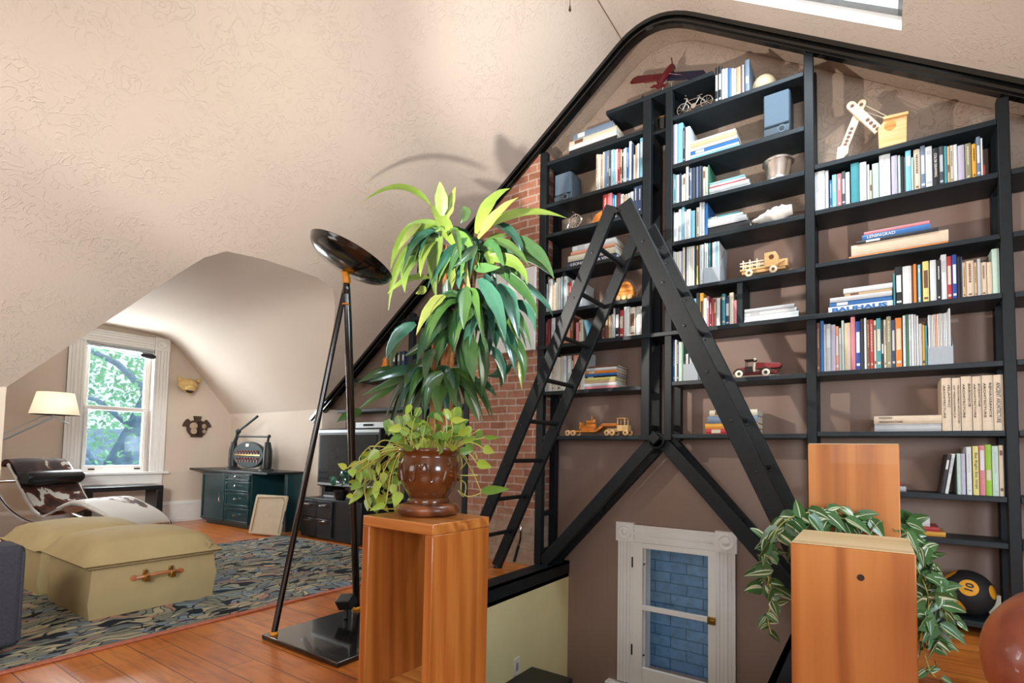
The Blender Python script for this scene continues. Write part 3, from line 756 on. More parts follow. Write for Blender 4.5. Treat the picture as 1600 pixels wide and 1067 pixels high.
def stack(zox, sc, z, y, where, spec, d=.22):
    """lying books, bottom first: 'x0-x1 h code'"""
    zz = z + .001; its = spec.split(','); n = len(its)
    for k, it in enumerate(its):
        f = it.split(); a, b = f[0].split('-'); h = float(f[1]); code = f[2]
        p0 = shelfX(zox + float(a) / sc, zz, y); p1 = shelfX(zox + float(b) / sc, zz, y)
        dep = (V(((p0 + p1) / 2, y, zz)) - EYE).dot(FWD); th = h / sc / FPX * dep
        yy = y + rnd.uniform(0, .012)
        lo, hi, zt_ = bay((p0 + p1) / 2, z); p0 = max(p0, lo); p1 = min(p1, hi)
        # rotate the upright mesh so that its height runs along +X and its thickness along Z
        T = Matrix.Translation((p1, yy, zz)) @ Matrix.Rotation(-PI / 2, 4, 'Y')
        pos = 'lying at the bottom' if k == 0 else 'lying on top' if k == n - 1 else 'lying %s from the bottom' % ordn(k + 1)
        L = p1 - p0
        T = Matrix(((0, 0, 1, p0), (0, 1, 0, yy), (-1, 0, 0, zz + th), (0, 0, 0, 1)))
        patch = None if 'N' in f else [(.12, .3)] if rnd.random() < .5 else None
        o = book(th, L, min(d, BY - .02 - yy), code, T, '%s book %s in the stack %s' % (BOOK[code][0], pos, where), 'stacked books ' + where, patch)
        for e in f[3:]:
            if e.startswith('"'): LYING.append((o, e.strip('"').replace('_', ' '), p0, L, yy, zz, th))
        zz += th + .0008
LYING = []
BYF = FY + .02
row(920, 195, 10.67, 3.21, BYF, 'the left bay row beside the small speaker', '115-150 630 c,150-188 620 w,188-225 610 t,225-254 640 w,256-292 640 x,292-332 645 x,334-358 640 g,360-386 640 w,386-416 640 y,418-470 630 w,470-515 620 r,515-540 600 c,542-570 600 k,570-590 590 w,590-625 600 w,625-665 590 b,665-705 690 w,706-740 640 n,741-765 440 w,766-800 600 t,800-835 610 w,850-900 690 y')
row(930, 270, 13.33, 2.935, BYF, 'the left bay row behind the ladder top', '150-252 560 r,255-345 560 p,350-388 510 b,390-425 500 y,440-518 520 m,520-580 480 w,582-620 440 t,621-665 450 c,675-715 460 w,716-790 480 s,792-880 560 n,885-970 560 n')
row(840, 410, 13.34, 2.235, BYF, 'the pale left bay row by the chimney', '135-190 600 w,208-290 690 w,291-338 560 t,340-370 600 w,370-412 690 c,413-456 690 w,470-500 710 w,500-536 700 e,537-602 700 w,604-632 560 m,634-693 560 r,695-755 590 w,756-800 580 n,802-850 560 y,852-910 540 w')
row(840, 470, 9.41, 1.93, BYF, 'the mixed row crossed by the ladder', '75-134 375 r,136-176 400 m,190-248 410 w T,250-300 420 k,301-331 430 n,335-384 440 u,385-420 450 o,421-470 460 u,471-512 400 d,560-598 300 p,600-624 330 c,626-656 340 c,738-778 330 y L-15,940-988 330 m,990-1034 330 d,1036-1072 350 t,1075-1106 370 w,1110-1134 450 s,1136-1194 450 k T,1196-1256 410 r T,1266-1346 450 w,1350-1434 430 c T,1440-1526 440 w T')
row(840, 530, 10, 1.525, BYF, 'the magazine row above the toy lowboy', '70-112 510 q,113-160 520 s,161-214 520 w,216-256 540 c,257-304 540 w,305-352 530 c,355-398 540 s,400-440 545 w,455-518 545 s,520-543 540 k,546-642 545 u,655-722 600 w')
stack(840, 10, 1.525, BYF + .01, 'above the toy lowboy', '690-1230 42 p,695-1232 46 w,700-1210 40 t,705-1214 44 j,715-1225 24 k,722-1225 36 b,740-1228 45 o,760-1230 42 w,800-1240 32 d')
stack(880, 15.24, 2.60, BYF + .01, 'below the little wheel ornament', '80-1250 140 n N "LEONARDO_DA_VINCI",110-1240 145 c,175-1230 80 u,205-1235 140 w')
stack(820, 3.8115, 3.60, BYF + .03, 'at the top left slope', '245-530 18 e,262-545 27 k,262-545 27 w,262-545 30 c,285-520 38 x')
row(1100, 80, 11.86, 3.62, BYF, 'the topmost row beside the toy aeroplane', '200-258 700 k T,262-322 700 k T,325-376 620 w,380-440 600 l,441-506 580 b,508-550 560 w,551-598 540 l,600-680 550 u,684-703 560 d,705-738 570 w,740-758 560 k,760-840 640 x')
row(1040, 180, 7.62, 3.235, BYF, 'the short row under the toy bicycle', '75-138 500 l,140-202 505 y,205-228 430 k,230-288 435 w')
stack(1040, 7.62, 3.235, BYF + .01, 'under the toy bicycle', '288-880 48 y,288-870 22 w,288-860 48 b,290-850 32 w,292-845 58 t,300-830 26 w')
row(1040, 180, 7.62, 2.925, BYF, 'the centre bay row with thin dark magazines', '60-93 370 l,95-124 360 e,126-160 350 w,163-184 360 n,186-210 340 w,211-236 340 c,238-270 430 w,272-290 390 n,291-309 390 x,310-328 390 n,329-347 390 g,348-366 390 n,367-385 390 x,386-404 390 n,405-423 390 g,424-441 390 n,443-474 370 c,476-499 360 w,501-516 385 f')
stack(1040, 7.62, 2.925, BYF + .01, 'left of the silver pot', '520-1000 42 w,520-990 52 w,520-950 14 r,520-945 28 w,522-940 18 y')
row(1040, 300, 11.43, 2.625, BYF, 'the centre bay row left of the shell', '75-124 490 r,141-149 550 s,151-224 540 w,226-276 590 w,280-330 620 y,331-369 520 w,371-444 550 w,446-520 510 y,522-543 500 k,546-604 550 c,606-640 640 w,641-690 660 w,692-748 600 b')
stack(1040, 11.43, 2.625, BYF + .01, 'left of the shell', '745-1500 150 k N,745-1440 100 s,742-1370 55 w,740-1310 24 e')
row(1040, 365, 12.55, 2.26, BYF, 'the pale row left of the stake truck', '115-160 760 w,162-200 740 w,201-250 730 c,251-292 740 w,293-328 740 l,331-374 800 c,377-402 790 k,405-440 800 s,441-480 800 w,481-520 800 c,521-560 800 w,563-598 810 k,600-634 800 j,637-663 800 k,665-746 800 w')
row(1060, 440, 8, 1.93, BYF, 'the colourful row beside the shelf divider', '85-138 390 n,140-216 390 y,218-264 460 k,266-312 450 a T,315-354 380 w,356-378 400 p,380-420 370 m,421-440 350 r,441-470 350 d,473-520 360 w,522-540 340 k,542-582 410 e,585-636 360 n T,638-690 410 c,692-730 310 p')
stack(1060, 8, 1.93, BYF + .01, 'right of the centre divider', '820-1500 40 w,820-1500 52 w,820-1475 44 w,826-1450 42 s')
row(1030, 510, 9.7, 1.545, BYF, 'the short row behind the right ladder', '175-230 640 b,231-260 640 w,262-290 610 k,292-345 600 q,346-366 600 f')
stack(1060, 8, 1.145, BYF + .01, 'behind the right ladder', '340-985 68 r,330-985 64 a,360-985 92 x,385-985 74 c')
row(1265, 190, 7.62, 2.632, BYF, 'the long row under the wooden crane', '50-186 480 w,190-230 470 s,240-270 350 b,272-326 400 y,330-384 400 p,386-430 420 g T,432-482 400 w T,495-596 490 e N,600-684 480 w,690-718 440 w,720-746 360 c,750-830 440 q,835-970 520 w,980-1052 480 l,1058-1090 480 q,1093-1130 460 k,1132-1152 440 g')
row(1400, 190, 8.894, 2.632, BYF, 'the row under the crane cab', '140-220 590 y,222-250 480 q,255-347 590 c,350-418 620 x T,420-514 590 w,516-605 545 k "COLOR_DRAWING" N,607-676 560 g T,680-720 540 e N,722-758 530 t,760-810 540 c,811-866 540 w,870-962 510 l,970-1060 520 v,1065-1126 490 a,1130-1186 580 x T,1190-1219 550 w,1221-1246 160 r')
stack(1320, 8.89, 2.272, BYF + .01, 'below the wooden crane shelf', '55-1440 44 o N,90-1445 155 i,165-1300 42 k,240-1190 76 b "LENINGRAD" N,265-1180 40 p')
stack(1290, 8.21, 1.93, BYF + .01, 'left of the black spine', '35-865 92 w "BAUHAUS" N,50-858 55 b,55-855 60 s,245-855 36 t,228-860 62 w')
row(1390, 370, 8.89, 1.93, BYF, 'the row ending in a tall mint book', '60-84 460 e,86-186 555 k T,190-314 550 w,316-336 550 d,339-382 560 o N,384-400 550 k,402-440 550 y,442-466 555 k,468-556 580 j T,570-660 590 w,662-725 580 k,727-806 650 w,810-876 620 r T,880-946 630 z T,953-998 600 k,1000-1018 590 n,1020-1070 500 t,1072-1182 520 i,1185-1230 490 t,1232-1276 530 s,1278-1362 480 i,1365-1436 470 i,1438-1548 650 q')
row(1265, 470, 6.81, 1.55, BYF, 'the mixed row beside the grey file', '55-112 530 d,117-154 550 b N,156-175 510 w,177-230 510 s,232-280 500 l,281-314 480 u T,316-342 460 s,345-372 540 q,375-441 510 i,443-492 570 p N,493-548 520 z T,550-585 540 k,587-612 550 w,614-646 530 d,648-686 530 r,690-716 520 c,718-768 540 e T,770-794 520 k,796-824 520 c,826-876 550 v,879-918 510 n T,920-990 530 o T,1000-1030 550 w,1031-1060 560 f,1063-1090 560 s,1091-1118 560 w,1119-1145 555 s,1147-1168 540 w,1170-1204 450 s,1206-1234 440 a,1236-1260 430 e')
row(1350, 570, 6.4, 1.157, BYF, 'the matching beige set of architecture volumes', '786-885 530 i N "ISLAMIC|ARCHITECTURE",890-976 530 i N "PRE-COLUMBIAN_ARCHITECTURE|OF_MESOAMERICA",980-1090 545 i N "BAROQUE|ARCHITECTURE",1094-1186 545 i N "BYZANTINE|ARCHITECTURE",1190-1304 555 i N "RENAISSANCE|ARCHITECTURE",1306-1420 560 i N "ANCIENT_ARCHITECTURE"', dy=.002)
stack(1350, 6.4, 1.157, BYF + .004, 'left of the beige set', '105-780 74 s N,100-780 80 i N "MODERN|ARCHITECTURE"')
row(1400, 690, 6.275, .79, BYF, 'the low row right of the back pedestal', '440-475 385 k L9,482-518 395 w L9,608-645 400 q,646-692 400 l,700-752 470 w,762-822 480 j N "Eat_Right_Eat_Well",828-888 490 p,890-952 500 h,955-1020 490 q,1022-1068 500 i')
stack(1400, 6.275, .535, BYF + .03, 'behind the trailing plant', '180-490 44 a,140-428 42 r,60-335 88 w')
stack(1390, 6.275, .79, BYF + .06, 'beside the back pedestal', '0-163 46 s,0-118 36 r')

def spine_text(o, body, p0, w, y, z, h):
    ls = body.split('|'); n = len(ls)
    for k, s_ in enumerate(ls):
        dark = s_ != 'COLOR DRAWING'
        size = min(w * (.62 if n == 1 else .30), .05)
        tm = text_mesh('spine_title', s_, size, M['ink'] if dark else M['white_ink'], o, (0, 0, -1), (1, 0, 0), (0, 0, 0))
        xs = [v.co.x for v in tm.data.vertices]; zs = [v.co.z for v in tm.data.vertices]
        L = max(zs) - min(zs); want = h * (.72 if len(s_) > 14 else .62 if len(s_) > 10 else .42)
        cx = w * ((n - k - .5) / n if n > 1 else .5); sx = want / L
        for v in tm.data.vertices:
            v.co = V((v.co.x - (max(xs) + min(xs)) / 2 + cx, v.co.y - .0012, (v.co.z - max(zs)) * sx + h * .86))
for a in SPINES: spine_text(*a)
def lying_text(o, body, p0, L, y, z, th):
    ls = body.split('|'); n = len(ls)
    for k, s_ in enumerate(ls):
        mat = M['bk_b'] if s_ == 'BAUHAUS' else M['white_ink'] if s_ != 'MODERN' and s_ != 'ARCHITECTURE' else M['ink']
        # local frame of a lying book: height axis (local z) runs along +X world, local x runs down
        tm = text_mesh('spine_title', s_, th * (.8 if n == 1 else .34), mat, o, (0, 0, 1), (-1, 0, 0), (0, 0, 0), bold=.002 if s_ == 'BAUHAUS' else 0)
        xs = [v.co.x for v in tm.data.vertices]; zs = [v.co.z for v in tm.data.vertices]
        Lx = max(zs) - min(zs); want = L * (.86 if s_ == 'BAUHAUS' else .42 if n == 1 else .2 if len(s_) < 8 else .36)
        if s_.startswith('LEON'): want = L * .85
        f = want / Lx; cx = th * ((k + .5) / n if n > 1 else .5); z0 = L * (.06 if s_ == 'BAUHAUS' else .08)
        for v in tm.data.vertices:
            v.co = V((v.co.x - (max(xs) + min(xs)) / 2 + cx, v.co.y - .0012, (v.co.z - min(zs)) * f + z0))
for a in LYING: lying_text(*a)
# ---------------------------------------------------------------- trestle ladder
ld = thing('step_ladder', 'tall black wooden A-frame ladder straddling the stair opening in front of the bookcase', 'ladder', (-1.42, 3.33, 0))
top = V((-1.42, 0, 2.66)); YN, YFAR = 3.09, 3.54
for side, foot in ((-1, V((-2.73, 0, .012))), (1, V((-.15, 0, .024)))):
    apex = top + V((.045 * side, 0, 0))
    for y in (YN, YFAR):
        a = V((foot.x, y, foot.z)); b = V((apex.x, y, apex.z)); t = (b - a).normalized()
        mb = MB(); sd = V((-t.z, 0, t.x)) if side < 0 else V((t.z, 0, -t.x))
        w = .092 if side < 0 else .105
        q = [a - sd*w/2, a + sd*w/2]; mb.prism([a - sd*w/2, a + sd*w/2, b + sd*w/2, b - sd*w/2], (0, .034, 0))
        st = mb.build('stile', M['black_wood'], ld, bevel=.005)
        bl = MB()
        for k in range(1, 9):
            p = a.lerp(b, k / 9.0)
            bl.lathe([(.008, 0), (.008, .004), (.004, .006)], p + V((0, -.001, 0)), 10, axis=(0, -1, 0))
        bl.build('bolt', M['iron_black'], st)
        mb = MB(); mb.lathe([(.03, 0), (.03, .012), (.012, .03)], (foot.x, y + .017, foot.z - .011), 14); mb.build('foot', M['iron_black'], ld)
    for k in range(8):
        z = .33 + k * .2975
        p = lerp(foot, apex, (z - foot.z) / (apex.z - foot.z))
        mb = MB(); mb.tube([(p.x, YN + .02, z), (p.x, YFAR + .02, z)], .017, 10); mb.build('rung', M['black_satin'], ld)
mb = MB(); mb.cyl((top.x, YN - .02, 2.60), (top.x, YFAR + .06, 2.60), .012, 10); mb.build('hinge_rod', M['iron_black'], ld)

# ---------------------------------------------------------------- torchiere
tl = thing('floor_lamp', 'black torchiere with a tilted dish on two slim poles and square slab base', 'lamp', (-2.37, 1.82, 0))
mb = MB(); mb.box((-2.69, 1.515, .001), (-2.06, 2.145, .026)); mb.build('base', M['black_gloss'], tl, bevel=.004)
neck = at(541.5, 440, 2.81)
for fx, fy, r in ((-2.635, 1.548, .0155), (-2.655, 2.075, .021)):
    a = V((fx, fy, .027)); b = neck + V((.006 if fy > 1.8 else -.012, 0, -.03))
    mb = MB(); mb.tube([a, a.lerp(b, .9), b], [r, r, r*.8], 12); p = mb.build('pole', M['black_gloss'], tl)
    mb = MB(); mb.lathe([(r*1.35, 0), (r*1.35, .012), (r*1.15, .016)], a, 16); mb.build('ferrule', M['yellow_plastic'], p)
dc = at(550, 402, 2.80)
ax = (V((0, 0, 1)) + V((.84, .54, 0)) * .42 + V((-.54, .84, 0)) * .13).normalized()
mb = MB(); R0 = .228
prof = [(.02, -.088)] + [(R0 * math.sin(t), -.088 * math.cos(t) ** 1.0) for t in [k * PI / 2 / 9 for k in range(1, 10)]]
inner = [(r - .004 if r > .05 else r, z + .005) for r, z in prof][::-1]
mb.lathe(prof + [(R0 + .003, .003)] + inner, dc, 40, axis=ax); mb.build('dish', M['black_gloss'], tl, ang=60)
mb = MB(); bt = dc - ax * .086
mb.tube([neck + V((0, 0, -.012)), neck + V((0, 0, .012)), bt], [.020, .021, .017], 14); nk = mb.build('joint', M['yellow_plastic'], tl)
mb = MB(); mb.tube([neck + V((0, 0, -.07)), neck + V((0, 0, -.012))], [.021, .018], 12); mb.build('collar', M['black_gloss'], tl)
mb = MB(); mb.lathe([(.0175, -.004), (.019, 0), (.0175, .004)], neck + V((0, 0, -.125)), 14); mb.build('ring', M['yellow_plastic'], tl)
mb = MB(); mb.ball(dc - ax * .035, .016, 12, 8); mb.build('bulb', plain('frosted_bulb', 'f4ead6', .4), tl)
# small spotlight on the base that fires up into the dish
mb = MB(); sp_ = at(541, 948, 2.95)
mb.tube([(sp_.x, sp_.y, .027), (sp_.x, sp_.y, .09)], .012, 10); mb.T = Matrix.Translation((sp_.x, sp_.y, .12)) @ Matrix.Rotation(.5, 4, 'X') @ Matrix.Rotation(.3, 4, 'Z')
mb.box((-.045, -.035, -.03), (.045, .035, .035)); mb.T = None
mb.build('spot_head', M['black_satin'], tl, bevel=.006)
def lamp_light(nm, loc, power, color, radius, spot=None, direction=None):
    d = bpy.data.lights.new(nm, 'SPOT' if spot else 'POINT'); d.energy = power; d.color = color; d.shadow_soft_size = radius
    if spot: d.spot_size = math.radians(spot); d.spot_blend = .6
    o = bpy.data.objects.new(nm, d); COL.objects.link(o); o.location = loc
    if direction: o.rotation_euler = V(direction).to_track_quat('-Z', 'Y').to_euler()
    return o
lamp_light('torchiere_light', dc + ax * .03, 56, (1.0, .92, .82), .025)
lamp_light('torchiere_beam', dc + ax * .035, 170, (1.0, .92, .83), .03, 112, (1.7, 2.1, 1.55))

# ---------------------------------------------------------------- left wooden pedestal
pd = thing('wooden_pedestal', 'reddish cherry pedestal, hollow and open on its left front, under the pothos pot', 'pedestal', (-1.56, 1.53, 0))
rot = Matrix.Translation((-1.77, 1.40, 0)) @ Matrix.Rotation(math.radians(-2.2), 4, 'Z')
W_, D_, H_, t_ = .412, .315, .726, .042
for nm, a, b, m in (('side_panel', (0, 0, .001), (t_, D_, H_ - t_), 'amber_wood_v'), ('side_panel', (W_ - t_, 0, .001), (W_, D_, H_ - t_), 'amber_wood_v'),
                    ('top_panel', (0, 0, H_ - t_), (W_, D_, H_), 'amber_wood_y'), ('bottom_panel', (t_, 0, .001), (W_ - t_, D_, .035), 'amber_wood_y')):
    mb = MB(); mb.T = rot; mb.box(a, b); mb.build(nm, M[m], pd, bevel=.004)
# ---------------------------------------------------------------- right pedestals
for nm, lab, x0, x1, y0, y1, h in (('pine_pedestal', 'knotty orange pine pedestal with pale top, nearest the camera at right', -.254, .106, 2.03, 2.40, .695),
                                   ('pine_pedestal', 'taller orange pine pedestal standing behind the trailing philodendron', -.263, .090, 2.72, 3.03, 1.057)):
    p = thing(nm, lab, 'pedestal', ((x0 + x1)/2, (y0 + y1)/2, 0))
    mb = MB(); mb.box((x0, y0, .001), (x1, y0 + .035, h - .004)); fp = mb.build('front_panel', M['pine_v'], p, bevel=.004)
    if h < 1:
        mb = MB(); mb.lathe([(.011, 0), (.011, .0012), (.004, .0014)], (-.044, y0 - .0002, .60), 14, axis=(0, -1, 0)); k = mb.build('knot', plain('dark_knot', '2e1708', .6), fp)
        k.scale = (1, 1, 1)
    for a, b in ((x0, x0 + .035), (x1 - .035, x1)):
        mb = MB(); mb.box((a, y0 + .0355, .001), (b, y1, h - .036)); mb.build('side_panel', M['pine_v'], p, bevel=.003)
    mb = MB(); mb.box((x0 + .002, y0 + .002, h - .036 if False else h - .0035), (x1 - .002, y1, h)); mb.box((x0 + .002, y0 + .036, h - .035), (x1 - .002, y1, h - .0035))
    mb.build('top_panel', M['pine_top'] if h < 1 else M['white_paint'] if False else M['pine_top'], p, bevel=.0015)
    mb = MB(); mb.box((x0 + .036, y1 - .03, .001), (x1 - .036, y1, h - .036)); mb.build('back_panel', M['pine_v'], p)

# ---------------------------------------------------------------- rug
rg = thing('rug', 'large navy and sage leaf-patterned rug with pink edge on the plank floor', 'rug', (-4.4, 1.6, 0))
mb = MB(); mb.box((-5.60, -.9, .001), (-3.20, 3.36, .011)); mb.build('pile', M['rug'], rg, smooth=False)
mb = MB()
for a, b in (((-3.20, -.9, .001), (-3.165, 3.36, .012)), ((-5.63, -.9, .001), (-5.60, 3.36, .012)), ((-5.63, 3.36, .001), (-3.165, 3.385, .012))): mb.box(a, b)
mb.build('border', M['rug_border'], rg, bevel=.003)

# ---------------------------------------------------------------- ottomans
def cushion(mb, x0, x1, y0, y1, z0, z1, n=10, over=.02, crown=.05, r=.06):
    """soft domed pad"""
    rows = []
    for j in range(n + 1):
        v = j / n
        ring = []
        for i in range(n + 1):
            u = i / n
            ex = min(u, 1 - u) * (x1 - x0); ey = min(v, 1 - v) * (y1 - y0); e = min(ex, ey, r) / r
            z = z1 - r * .75 * (1 - math.sqrt(max(0, 1 - (1 - e) ** 2))) * 1.0 + crown * (math.sin(PI*u) * math.sin(PI*v)) ** .6
            ring.append(mb.pt((lerp(x0, x1, u), lerp(y0, y1, v), z)))
        rows.append(ring)
    for a, b in zip(rows, rows[1:]):
        for i in range(n): mb.face((a[i], a[i+1], b[i+1], b[i]))
    per = rows[0] + [r_[-1] for r_ in rows[1:]] + rows[-1][::-1][1:] + [r_[0] for r_ in rows[::-1][1:-1]]
    low = []
    mid = []; mx, my = (x0+x1)/2, (y0+y1)/2
    for k in per:
        p = mb.v[k]; zz = lerp(z0, p.z, .5)
        mid.append(mb.pt((p.x + (p.x - mx)/(x1 - x0)*.05, p.y + (p.y - my)/(y1 - y0)*.05, zz))); low.append(mb.pt((p.x, p.y, z0)))
    L = len(per)
    for k in range(L):
        mb.face((per[k], mid[k], mid[(k+1) % L], per[(k+1) % L])); mb.face((mid[k], low[k], low[(k+1) % L], mid[(k+1) % L]))
    mb.face(low)
def ottoman(lab, x0, x1, y0, y1, hz, hl, handle):
    o = thing('ottoman', lab, 'ottoman', ((x0+x1)/2, (y0+y1)/2, .012), 'khaki ottomans on the rug')
    mb = MB(); N = 8
    # boxy base with slightly bellied sides
    cols = []
    per = [(lerp(x0, x1, k/N), y0) for k in range(N)] + [(x1, lerp(y0, y1, k/N)) for k in range(N)] + [(lerp(x1, x0, k/N), y1) for k in range(N)] + [(x0, lerp(y1, y0, k/N)) for k in range(N)]
    rings = []
    for zz in [0.012, .03, .10, .17, .24, hz]:
        q = math.sin(PI * (zz / hz)) * .012
        rr = []
        for k, (x, y) in enumerate(per):
            nx = (x - (x0+x1)/2) / (x1-x0) * 2; ny = (y - (y0+y1)/2) / (y1-y0) * 2
            rr.append(mb.pt((x + q*nx*(1 + .4*math.sin(k*1.7+zz*30)), y + q*ny*(1+.4*math.cos(k*2.1+zz*25)), zz)))
        rings.append(rr)
    for A, B in zip(rings, rings[1:]):
        for k in range(len(per)): mb.face((A[k], A[(k+1) % len(per)], B[(k+1) % len(per)], B[k]))
    mb.face(rings[0][::-1]); mb.face(rings[-1]); mb.build('base', M['ottoman'], o, ang=60)
    mb = MB(); cushion(mb, x0 - .02, x1 + .02, y0 - .02, y1 + .02, hz + .002, hl, 14, crown=.06, r=.10); mb.build('lid', M['ottoman'], o, ang=70)
    mb = MB(); c = [(x0-.022, y0-.022), (x1+.022, y0-.022), (x1+.022, y1+.022), (x0-.022, y1+.022)]
    mb.tube([(x, y, hz + .004) for x, y in c], .006, 6, closed=True); mb.build('piping', M['ottoman'], o)
    # tucked corner pleat
    mb = MB(); mb.tube([(x1 + .018, y1 - .06, hz + .09), (x1 + .027, y1 - .035, hz + .06), (x1 + .024, y1 - .05, hz + .02)], [.004, .010, .006], 7); mb.build('pleat', M['ottoman'], o)
    if handle:
        yc = lerp(y0, y1, .50); z = .215; x = x1 + .012
        hd = MB(); hd.tube([(x + .006, yc - .11, z - .004), (x + .03, yc - .07, z + .004), (x + .032, yc, z + .010), (x + .03, yc + .07, z + .006), (x + .006, yc + .11, z)], [.009, .011, .011, .011, .009], 8)
        hm = hd.build('handle', M['leather_tan'], o)
        for s in (-1, 1):
            mb = MB(); mb.lathe([(.018, 0), (.018, .006), (.012, .008)], (x - .004, yc + s*.122, z - .003), 14, axis=(1, 0, 0)); mb.build('handle_end', M['leather_tan'], hm)
            mb = MB(); mb.box((x - .002, yc + s*.068 - .014, z - .028), (x + .042, yc + s*.068 + .014, z + .012)); mb.box((x - .003, yc + s*.068 - .011, z + .012), (x + .01, yc + s*.068 + .011, z + .038)); mb.build('buckle', M['brass'], hm, bevel=.003)
ottoman('khaki box ottoman with leather handle, nearer the camera on the rug', -4.40, -3.70, 1.10, 1.735, .30, .41, True)
ottoman('khaki box ottoman behind the handled one, in front of the cowhide chaise', -5.32, -4.56, 1.09, 1.70, .30, .39, False)

# ---------------------------------------------------------------- grey armchair arm at the left edge
ac = thing('armchair', 'charcoal fabric armchair with piped edges, cut off at the left edge', 'armchair', (-3.9, .3, 0))
mb = MB(); mb.box((-3.60, -.25, .05), (-3.37, .755, .52)); mb.build('arm', M['grey_fabric'], ac, bevel=.03, seg=4)
mb = MB(); mb.tube([(-3.377, .745, .08), (-3.377, .745, .48), (-3.385, .735, .508), (-3.385, -.2, .512)], .007, 8); mb.build('piping', M['grey_fabric'], ac)
mb = MB(); mb.box((-4.45, -.25, .05), (-3.605, .62, .36)); mb.build('seat', M['grey_fabric'], ac, bevel=.03, seg=3)
mb = MB(); mb.box((-4.45, -.5, .05), (-3.40, -.255, .85)); mb.build('backrest', M['grey_fabric'], ac, bevel=.04, seg=3)
for x in (-3.46, -4.38):
    for y in (-.42, .55 if x < -4 else .66):
        mb = MB(); mb.lathe([(.02, 0), (.025, .04)], (x, y, .012), 12); mb.build('leg', M['black_satin'], ac)

# ---------------------------------------------------------------- cowhide chaise
ch = thing('chaise_longue', 'tubular steel chaise longue in brown and white cowhide with black bolster', 'chaise longue', (-6.5, 1.9, 0))
hc = onX(57, 722, -7.0); CA, SA = .87, .49
CT = Matrix(((SA, CA, 0, hc.x), (-CA, SA, 0, hc.y), (0, 0, 1, 0), (0, 0, 0, 1)))   # x across, y from head to foot
prof_c = [(-.07, .79), (-.03, .84), (.03, .83), (.08, .765), (.15, .65), (.26, .47), (.34, .39), (.42, .355), (.52, .40), (.63, .455), (.70, .47), (.79, .46), (.92, .41), (1.08, .335), (1.18, .26), (1.20, .22)]
XA, XB = -.27, .27
def smooth_path(p, n=6):
    out = []
    for k in range(len(p) - 1):
        p0 = p[max(0, k-1)]; p1 = p[k]; p2 = p[k+1]; p3 = p[min(len(p)-1, k+2)]
        for t in [j/n for j in range(n)]:
            out.append(tuple(.5*((2*b) + (-a+c)*t + (2*a-5*b+4*c-d)*t*t + (-a+3*b-3*c+d)*t**3) for a, b, c, d in zip(p0, p1, p2, p3)))
    return out + [tuple(p[-1])]
pc = smooth_path(prof_c, 4)
mb = MB(); mb.T = CT; th = .035; dn_ = []
for k, (y, z) in enumerate(pc):
    a = pc[max(0, k-1)]; b = pc[min(len(pc)-1, k+1)]; L = math.hypot(b[0]-a[0], b[1]-a[1]); ny, nz = -(b[1]-a[1])/L, (b[0]-a[0])/L
    dn_.append((y - ny*th, z - nz*th))
NX = 8
gu = [[mb.pt((lerp(XA, XB, i/NX), y, z + .008*math.sin(PI*i/NX))) for i in range(NX+1)] for y, z in pc]
gd = [[mb.pt((x, y, z)) for x in (XA, XB)] for y, z in dn_]
for A, B in zip(gu, gu[1:]):
    for i in range(NX): mb.face((A[i], A[i+1], B[i+1], B[i]))
for k in range(len(pc) - 1):
    mb.face((gd[k][0], gd[k+1][0], gd[k+1][1], gd[k][1]))
    mb.face((gu[k][0], gu[k+1][0], gd[k+1][0], gd[k][0])); mb.face((gu[k][NX], gd[k][1], gd[k+1][1], gu[k+1][NX]))
mb.face([gu[0][i] for i in range(NX+1)] + [gd[0][1], gd[0][0]]); mb.face([gu[-1][i] for i in range(NX, -1, -1)] + [gd[-1][0], gd[-1][1]])
mb.build('cowhide_pad', M['hide'], ch, ang=70)
mb = MB(); mb.T = CT; mb.tube([(XA - .01, .195, .665), (XA + .02, .195, .665), (XB - .02, .195, .665), (XB + .01, .195, .665)], [.05, .07, .07, .05], 18); mb.build('bolster', M['black_leather'], ch)
for x in (XA - .015, XB + .015):
    mb = MB(); mb.T = CT; mb.tube([(x, y, z - .03) for y, z in smooth_path(prof_c[2:], 3)], .013, 8); mb.build('frame_tube', M['chrome'], ch)
for x in (XA + .03, XB - .03):
    arc = [(-.20, .76), (-.17, .62), (-.08, .47), (.06, .34), (.24, .255), (.46, .225), (.70, .235), (.93, .30)]
    mb = MB(); mb.T = CT; mb.tube([(x, a, b) for a, b in smooth_path(arc, 4)], .014, 8); mb.build('runner', M['chrome'], ch)
for y, z in ((-.17, .62), (.93, .30)):
    mb = MB(); mb.T = CT; mb.cyl((XA + .03, y, z), (XB - .03, y, z), .013); mb.build('cross_bar', M['chrome'], ch)
mb = MB(); mb.T = CT
for y in (.15, .78):
    mb.box((XA, y - .035, .16), (XB, y + .035, .205))
    for x in (XA + .02, XB - .06): mb.box((x, y - .02, .001), (x + .04, y + .02, .16))
mb.box((-.03, .15, .1), (.03, .78, .15)); mb.build('base', M['black_satin'], ch, bevel=.004)

